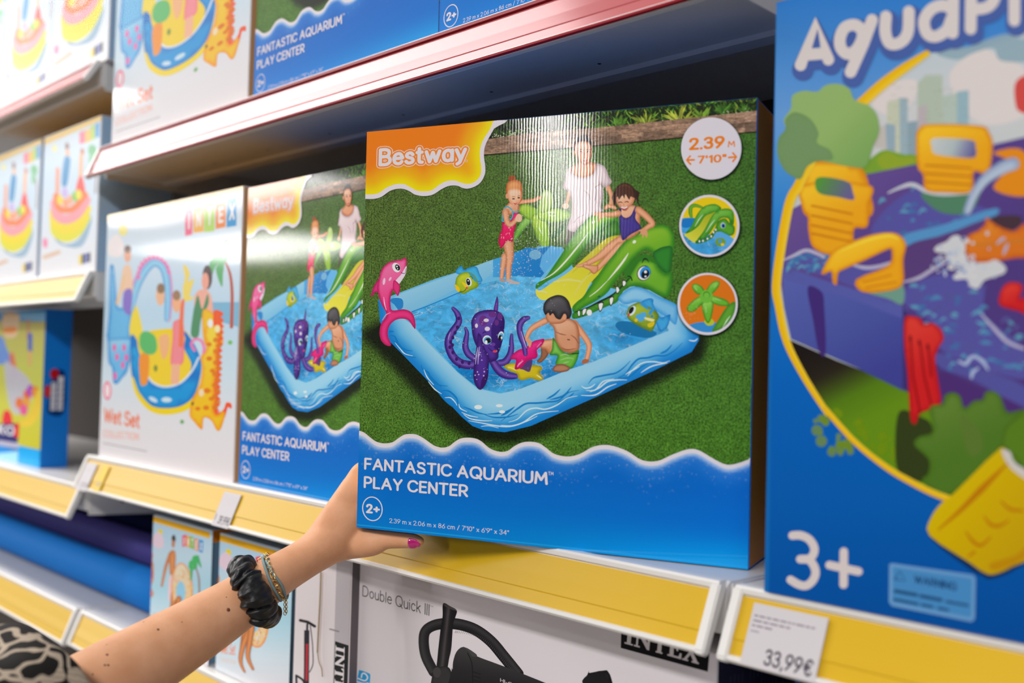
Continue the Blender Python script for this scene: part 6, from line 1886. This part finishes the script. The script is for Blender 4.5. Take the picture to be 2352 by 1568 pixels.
# pink thumb nail on the side turned to the viewer
bm = bmesh.new()
nu, nv = 12, 10
Ru = .0085
c0 = hb(.0645, .0172, -.0104)
ax = (hb(.0675, .017, -.0102) - hb(.050, .0175, -.0108)).normalized()
out = (-uy * .92 - uz * .40).normalized()
out = (out - ax * out.dot(ax)).normalized()
sd = ax.cross(out)
G = []
for i in range(nu + 1):
    u = i / nu
    row = []
    for j in range(nv + 1):
        v = -1 + 2 * j / nv
        ang = v * .78 * (1 - .42 * max(0, (u - .35) / .65) ** 2) - .06
        half = .0086 - .0006 * u
        ln = -.0062 + .0138 * u - .0020 * (v * v) * (u > .5) * (u - .5) * 2 + .0012 * (v * v) * (1 - u)
        if j == 0:
            p = c0 + ax * (-.0062 + .0138 * u)
            h_ = bvh.ray_cast(p + out * .02, -out)
            if h_[0] is not None and (h_[0] - p).dot(out) > .0062:
                Ru = (h_[0] - p).dot(out)
        row.append(bm.verts.new(c0 + ax * ln + out * ((Ru + .0007) * math.cos(ang)) + sd * ((Ru + .0007) * math.sin(ang))))
    G.append(row)
for i in range(nu):
    for j in range(nv):
        bm.faces.new((G[i][j], G[i + 1][j], G[i + 1][j + 1], G[i][j + 1]))
bm.transform(PI_)
o = obj('thumb_nail', bm, mat('pink_nail_varnish', (.56, .012, .19), .16, .6, coat=.8, coat_rough=.04), person, True)
o['label'] = 'bright pink varnished nail'
sl = o.modifiers.new('thickness', 'SOLIDIFY'); sl.thickness = .0007; sl.offset = 1

# scrunchie
from mathutils import noise as mnoise
rngp = random.Random(8)
def ring_frame(px, py, dep, px2, py2, dep2):
    c = at(px, py, dep)
    t = (at(px2, py2, dep2) - c).normalized()
    s = t.cross(CF).normalized()
    return c, t, s, s.cross(t).normalized()
c, t, s, d = ring_frame(584, 1357, 1.044, 660, 1310, 1.078)
# lean of the ring: upper side pulled back along the arm
BLK = mat('black_satin', (.009, .009, .010), .42, .45)
noise_bump(BLK, 120, .0008, (1, 1, 1), 2)
bm = bmesh.new()
NR, NS = 220, 28
Rr = []
ph = [rngp.uniform(0, 6.28) for _ in range(8)]
for i in range(NR):
    a_ = 2 * math.pi * i / NR
    e1 = s * math.cos(a_) + d * math.sin(a_)
    lean = t * (.0205 * math.sin(a_))
    row = []
    for j in range(NS):
        b_ = 2 * math.pi * j / NS
        q_ = Vector((math.cos(a_) * 3.1, math.sin(a_) * 3.1, 4.0))
        w_ = mnoise.noise(q_ * .9) * 1.6
        u_ = 5.0 * a_ + 1.5 * w_ + .55 * math.sin(b_ + w_ * 2)
        crease = 1 - abs(math.sin(u_))
        fold = -.0060 * crease ** 4 + .0022 * mnoise.noise(q_ * 1.7 + Vector((2 * math.cos(b_), 2 * math.sin(b_), 0))) + .0011 * mnoise.noise(q_ * 5 + Vector((math.cos(b_), math.sin(b_), 3)))
        rr = .0136 + fold
        wid = 1.12 + .34 * mnoise.noise(q_ * 1.3 + Vector((0, 0, 9)))
        row.append(bm.verts.new(c + lean + (s * math.cos(a_) * .0265 + d * math.sin(a_) * .0315) + e1 * (rr * math.cos(b_)) + t * (rr * wid * math.sin(b_) + .0042 * mnoise.noise(q_ * 1.1 + Vector((0, 0, 5))))))
    Rr.append(row)
for i in range(NR):
    for j in range(NS):
        bm.faces.new((Rr[i][j], Rr[(i + 1) % NR][j], Rr[(i + 1) % NR][(j + 1) % NS], Rr[i][(j + 1) % NS]))
bm.transform(PI_)
o = obj('scrunchie', bm, BLK, person, True)
sb = o.modifiers.new('round', 'SUBSURF'); sb.levels = 1; sb.render_levels = 1

# bracelets: gold chain, grey-green cord with a small bead and ring
GOLD = mat('gold', (.83, .56, .20), .22, .5, metal=1.0)
CORD = mat('grey_green_cord', (.22, .32, .33), .6, .3)
def arm_loop(pts, n, lift):
    """points over the wrist where the photo shows them, closed round the far side"""
    P = []
    front = cr([p for p in pts], False, 8)
    for p in front:
        h, nr = touch(*p)
        if h is not None:
            P.append(h + nr * lift)
    cc = sum((P[0], P[-1]), Vector()) * .5
    fx = (P[0] - P[-1]) * .5
    for k in range(1, 14):                                  # far side: half ellipse behind the wrist
        a_ = math.pi * k / 14
        P.append(cc - fx * math.cos(a_) * 1.04 + CF * (.031 * math.sin(a_)))
    return P
chain_path = arm_loop([(610, 1280), (615, 1296), (623, 1318), (632, 1342), (640, 1364), (645, 1374)], 0, .0018)
bm = bmesh.new()
L_ = [0]
for a_, b_ in zip(chain_path[:-1], chain_path[1:]):
    L_.append(L_[-1] + (b_ - a_).length)
step = .0042
k = 0
while k * step < L_[-1]:
    q = k * step
    i = min(max(np.searchsorted(L_, q) - 1, 0), len(chain_path) - 2)
    f = (q - L_[i]) / max(L_[i + 1] - L_[i], 1e-6)
    p = chain_path[i].lerp(chain_path[i + 1], f)
    tt = (chain_path[i + 1] - chain_path[i]).normalized()
    nr = (-CF - tt * (-CF).dot(tt)).normalized()
    if k % 2:
        nr = (nr + tt.cross(nr) * 1.1).normalized()
    sd_ = tt.cross(nr)
    ring_ = [p + tt * (.0030 * math.cos(x)) + sd_ * (.0022 * math.sin(x)) for x in [2 * math.pi * j / 14 for j in range(14)]]
    tube(bm, ring_, .00055, 6, closed=True)
    k += 1
bm.transform(PI_)
o = obj('chain_bracelet', bm, GOLD, person, True); o['label'] = 'thin gold chain bracelet'
for pts in ([(604, 1284), (607, 1300), (616, 1330), (627, 1354), (641, 1376)], [(612, 1292), (626, 1320), (640, 1338), (649, 1356), (653, 1380)]):
    P = arm_loop(pts, 0, .0022)
    bm = bmesh.new(); tube(bm, P, .00145, 10); bm.transform(PI_)
    obj('cord_bracelet', bm, CORD, person, True)
h, nr = touch(606, 1286)
if h is not None:
    bm = bmesh.new(); bmesh.ops.create_uvsphere(bm, u_segments=14, v_segments=10, radius=.0026); bm.transform(Matrix.Translation(h + nr * .003 - person.location))
    obj('bead', bm, mat('grey_bead', (.42, .5, .5), .3, .5), person, True)
    bm = bmesh.new()
    rc = h + nr * .0035 + CU * -.0045 + CR * -.0015
    tube(bm, [rc + CR * (.0042 * math.cos(x)) + CU * (.0036 * math.sin(x)) for x in [2 * math.pi * j / 18 for j in range(18)]], .0006, 6, closed=True)
    bm.transform(PI_); obj('gold_ring_charm', bm, GOLD, person, True)
h, nr = touch(648, 1372)
if h is not None:
    bm = bmesh.new()
    for k in range(7):
        rc = h + nr * .004 + CU * (-.0022 * k) + CR * (.0012 * (k % 2))
        tube(bm, [rc + CR * (.0014 * math.cos(x)) + CU * (.0020 * math.sin(x)) - CF * (.001 * math.cos(x) * (k % 2)) for x in [2 * math.pi * j / 12 for j in range(12)]], .0004, 6, closed=True)
    bm.transform(PI_); obj('chain_end', bm, GOLD, person, True)

# loose sleeve with animal print
SLV = mat('animal_print_cloth', (.6, .5, .4), .75, .25)
tc = nn(SLV, 'ShaderNodeTexCoord')
no = nn(SLV, 'ShaderNodeTexNoise', Scale=42.0, Detail=1.0)
lk(SLV, tc, 'Object', no, 'Vector')
ad = nn(SLV, 'ShaderNodeVectorMath', _operation='MULTIPLY_ADD')
lk(SLV, no, 'Color', ad, 0); ad.inputs[1].default_value = (.028, .028, .028); lk(SLV, tc, 'Object', ad, 2)
vo = nn(SLV, 'ShaderNodeTexVoronoi', _feature='DISTANCE_TO_EDGE', Scale=36.0)
lk(SLV, ad, 0, vo, 'Vector')
rp = nn(SLV, 'ShaderNodeValToRGB')
rp.color_ramp.elements[0].position, rp.color_ramp.elements[0].color = .072, (.52, .42, .32, 1)
rp.color_ramp.elements[1].position, rp.color_ramp.elements[1].color = .088, (.012, .010, .009, 1)
lk(SLV, vo, 'Distance', rp, 0)
wv = nn(SLV, 'ShaderNodeTexWave', Scale=130.0, Distortion=3.0)
lk(SLV, tc, 'Object', wv, 'Vector')
mr = nn(SLV, 'ShaderNodeMapRange'); mr.inputs['To Min'].default_value = .8; mr.inputs['To Max'].default_value = 1.1
lk(SLV, wv, 'Fac', mr, 0)
sc = nn(SLV, 'ShaderNodeVectorMath', _operation='SCALE'); lk(SLV, rp, 0, sc, 0); lk(SLV, mr, 0, sc, 'Scale')
lk(SLV, sc, 0, SLV.node_tree.nodes['Principled BSDF'], 'Base Color')
bm = bmesh.new()
axis = [at(x, y, z_) for x, y, z_ in ((-170, 1812, .785), (-90, 1762, .81), (45, 1682, .848), (100, 1650, .868), (153, 1622, .886))]
AXP = cr([tuple(p) for p in axis], False, 12)
rad = np.interp(np.linspace(0, 1, len(AXP)), [0, .5, .64, .78, .82, .84, .90, .96, 1], [.094, .088, .083, .074, .068, .0545, .051, .046, .0415])
rows = []
NS = 64
CUT = .034
for i, p in enumerate(AXP):
    tt = Vector(AXP[min(i + 1, len(AXP) - 1)] - AXP[max(i - 1, 0)]).normalized()
    s_ = tt.cross(CF).normalized(); d_ = s_.cross(tt)
    w = i / (len(AXP) - 1)
    row = []
    for j in range(NS):
        a_ = 2 * math.pi * j / NS
        f = .0022 * math.sin(7 * a_ + 5 * w) + .0018 * math.sin(4 * a_ - 16 * w + 1) + .0018 * math.sin(26 * w + 2 * a_)
        f *= min(1, (1 - w) * 9 + .12)
        e_ = s_ * math.cos(a_) + d_ * math.sin(a_)
        row.append(bm.verts.new(Vector(p) + e_ * (rad[i] + f) + tt * (CUT * w ** 3 * e_.dot(CF))))
    rows.append(row)
for i in range(len(rows) - 1):
    for j in range(NS):
        bm.faces.new((rows[i][j], rows[i][(j + 1) % NS], rows[i + 1][(j + 1) % NS], rows[i + 1][j]))
bm.transform(PI_)
o = obj('sleeve', bm, SLV, person, True); o['label'] = 'loose cream sleeve with black animal print'
sl = o.modifiers.new('cloth', 'SOLIDIFY'); sl.thickness = .0012; sl.offset = -1
# dark hem at the cuff
bm = bmesh.new()
tt = Vector(AXP[-1] - AXP[-2]).normalized(); s_ = tt.cross(CF).normalized(); d_ = s_.cross(tt)
R3 = []
for dx, rr in ((-.010, .0424), (-.006, .0426), (-.001, .0418), (.0008, .0408), (.0004, .0400), (-.004, .0396), (-.010, .0400)):
    R3.append([bm.verts.new(Vector(AXP[-1]) + tt * (dx + CUT * (s_ * math.cos(2 * math.pi * j / NS) + d_ * math.sin(2 * math.pi * j / NS)).dot(CF)) + (s_ * math.cos(2 * math.pi * j / NS) + d_ * math.sin(2 * math.pi * j / NS)) * rr) for j in range(NS)])
for A_, B_ in zip(R3, R3[1:] + R3[:1]):
    for j in range(NS):
        bm.faces.new((A_[j], A_[(j + 1) % NS], B_[(j + 1) % NS], B_[j]))
bm.transform(PI_)
obj('cuff_hem', bm, mat('black_hem', (.012, .011, .012), .7, .2), person, True)
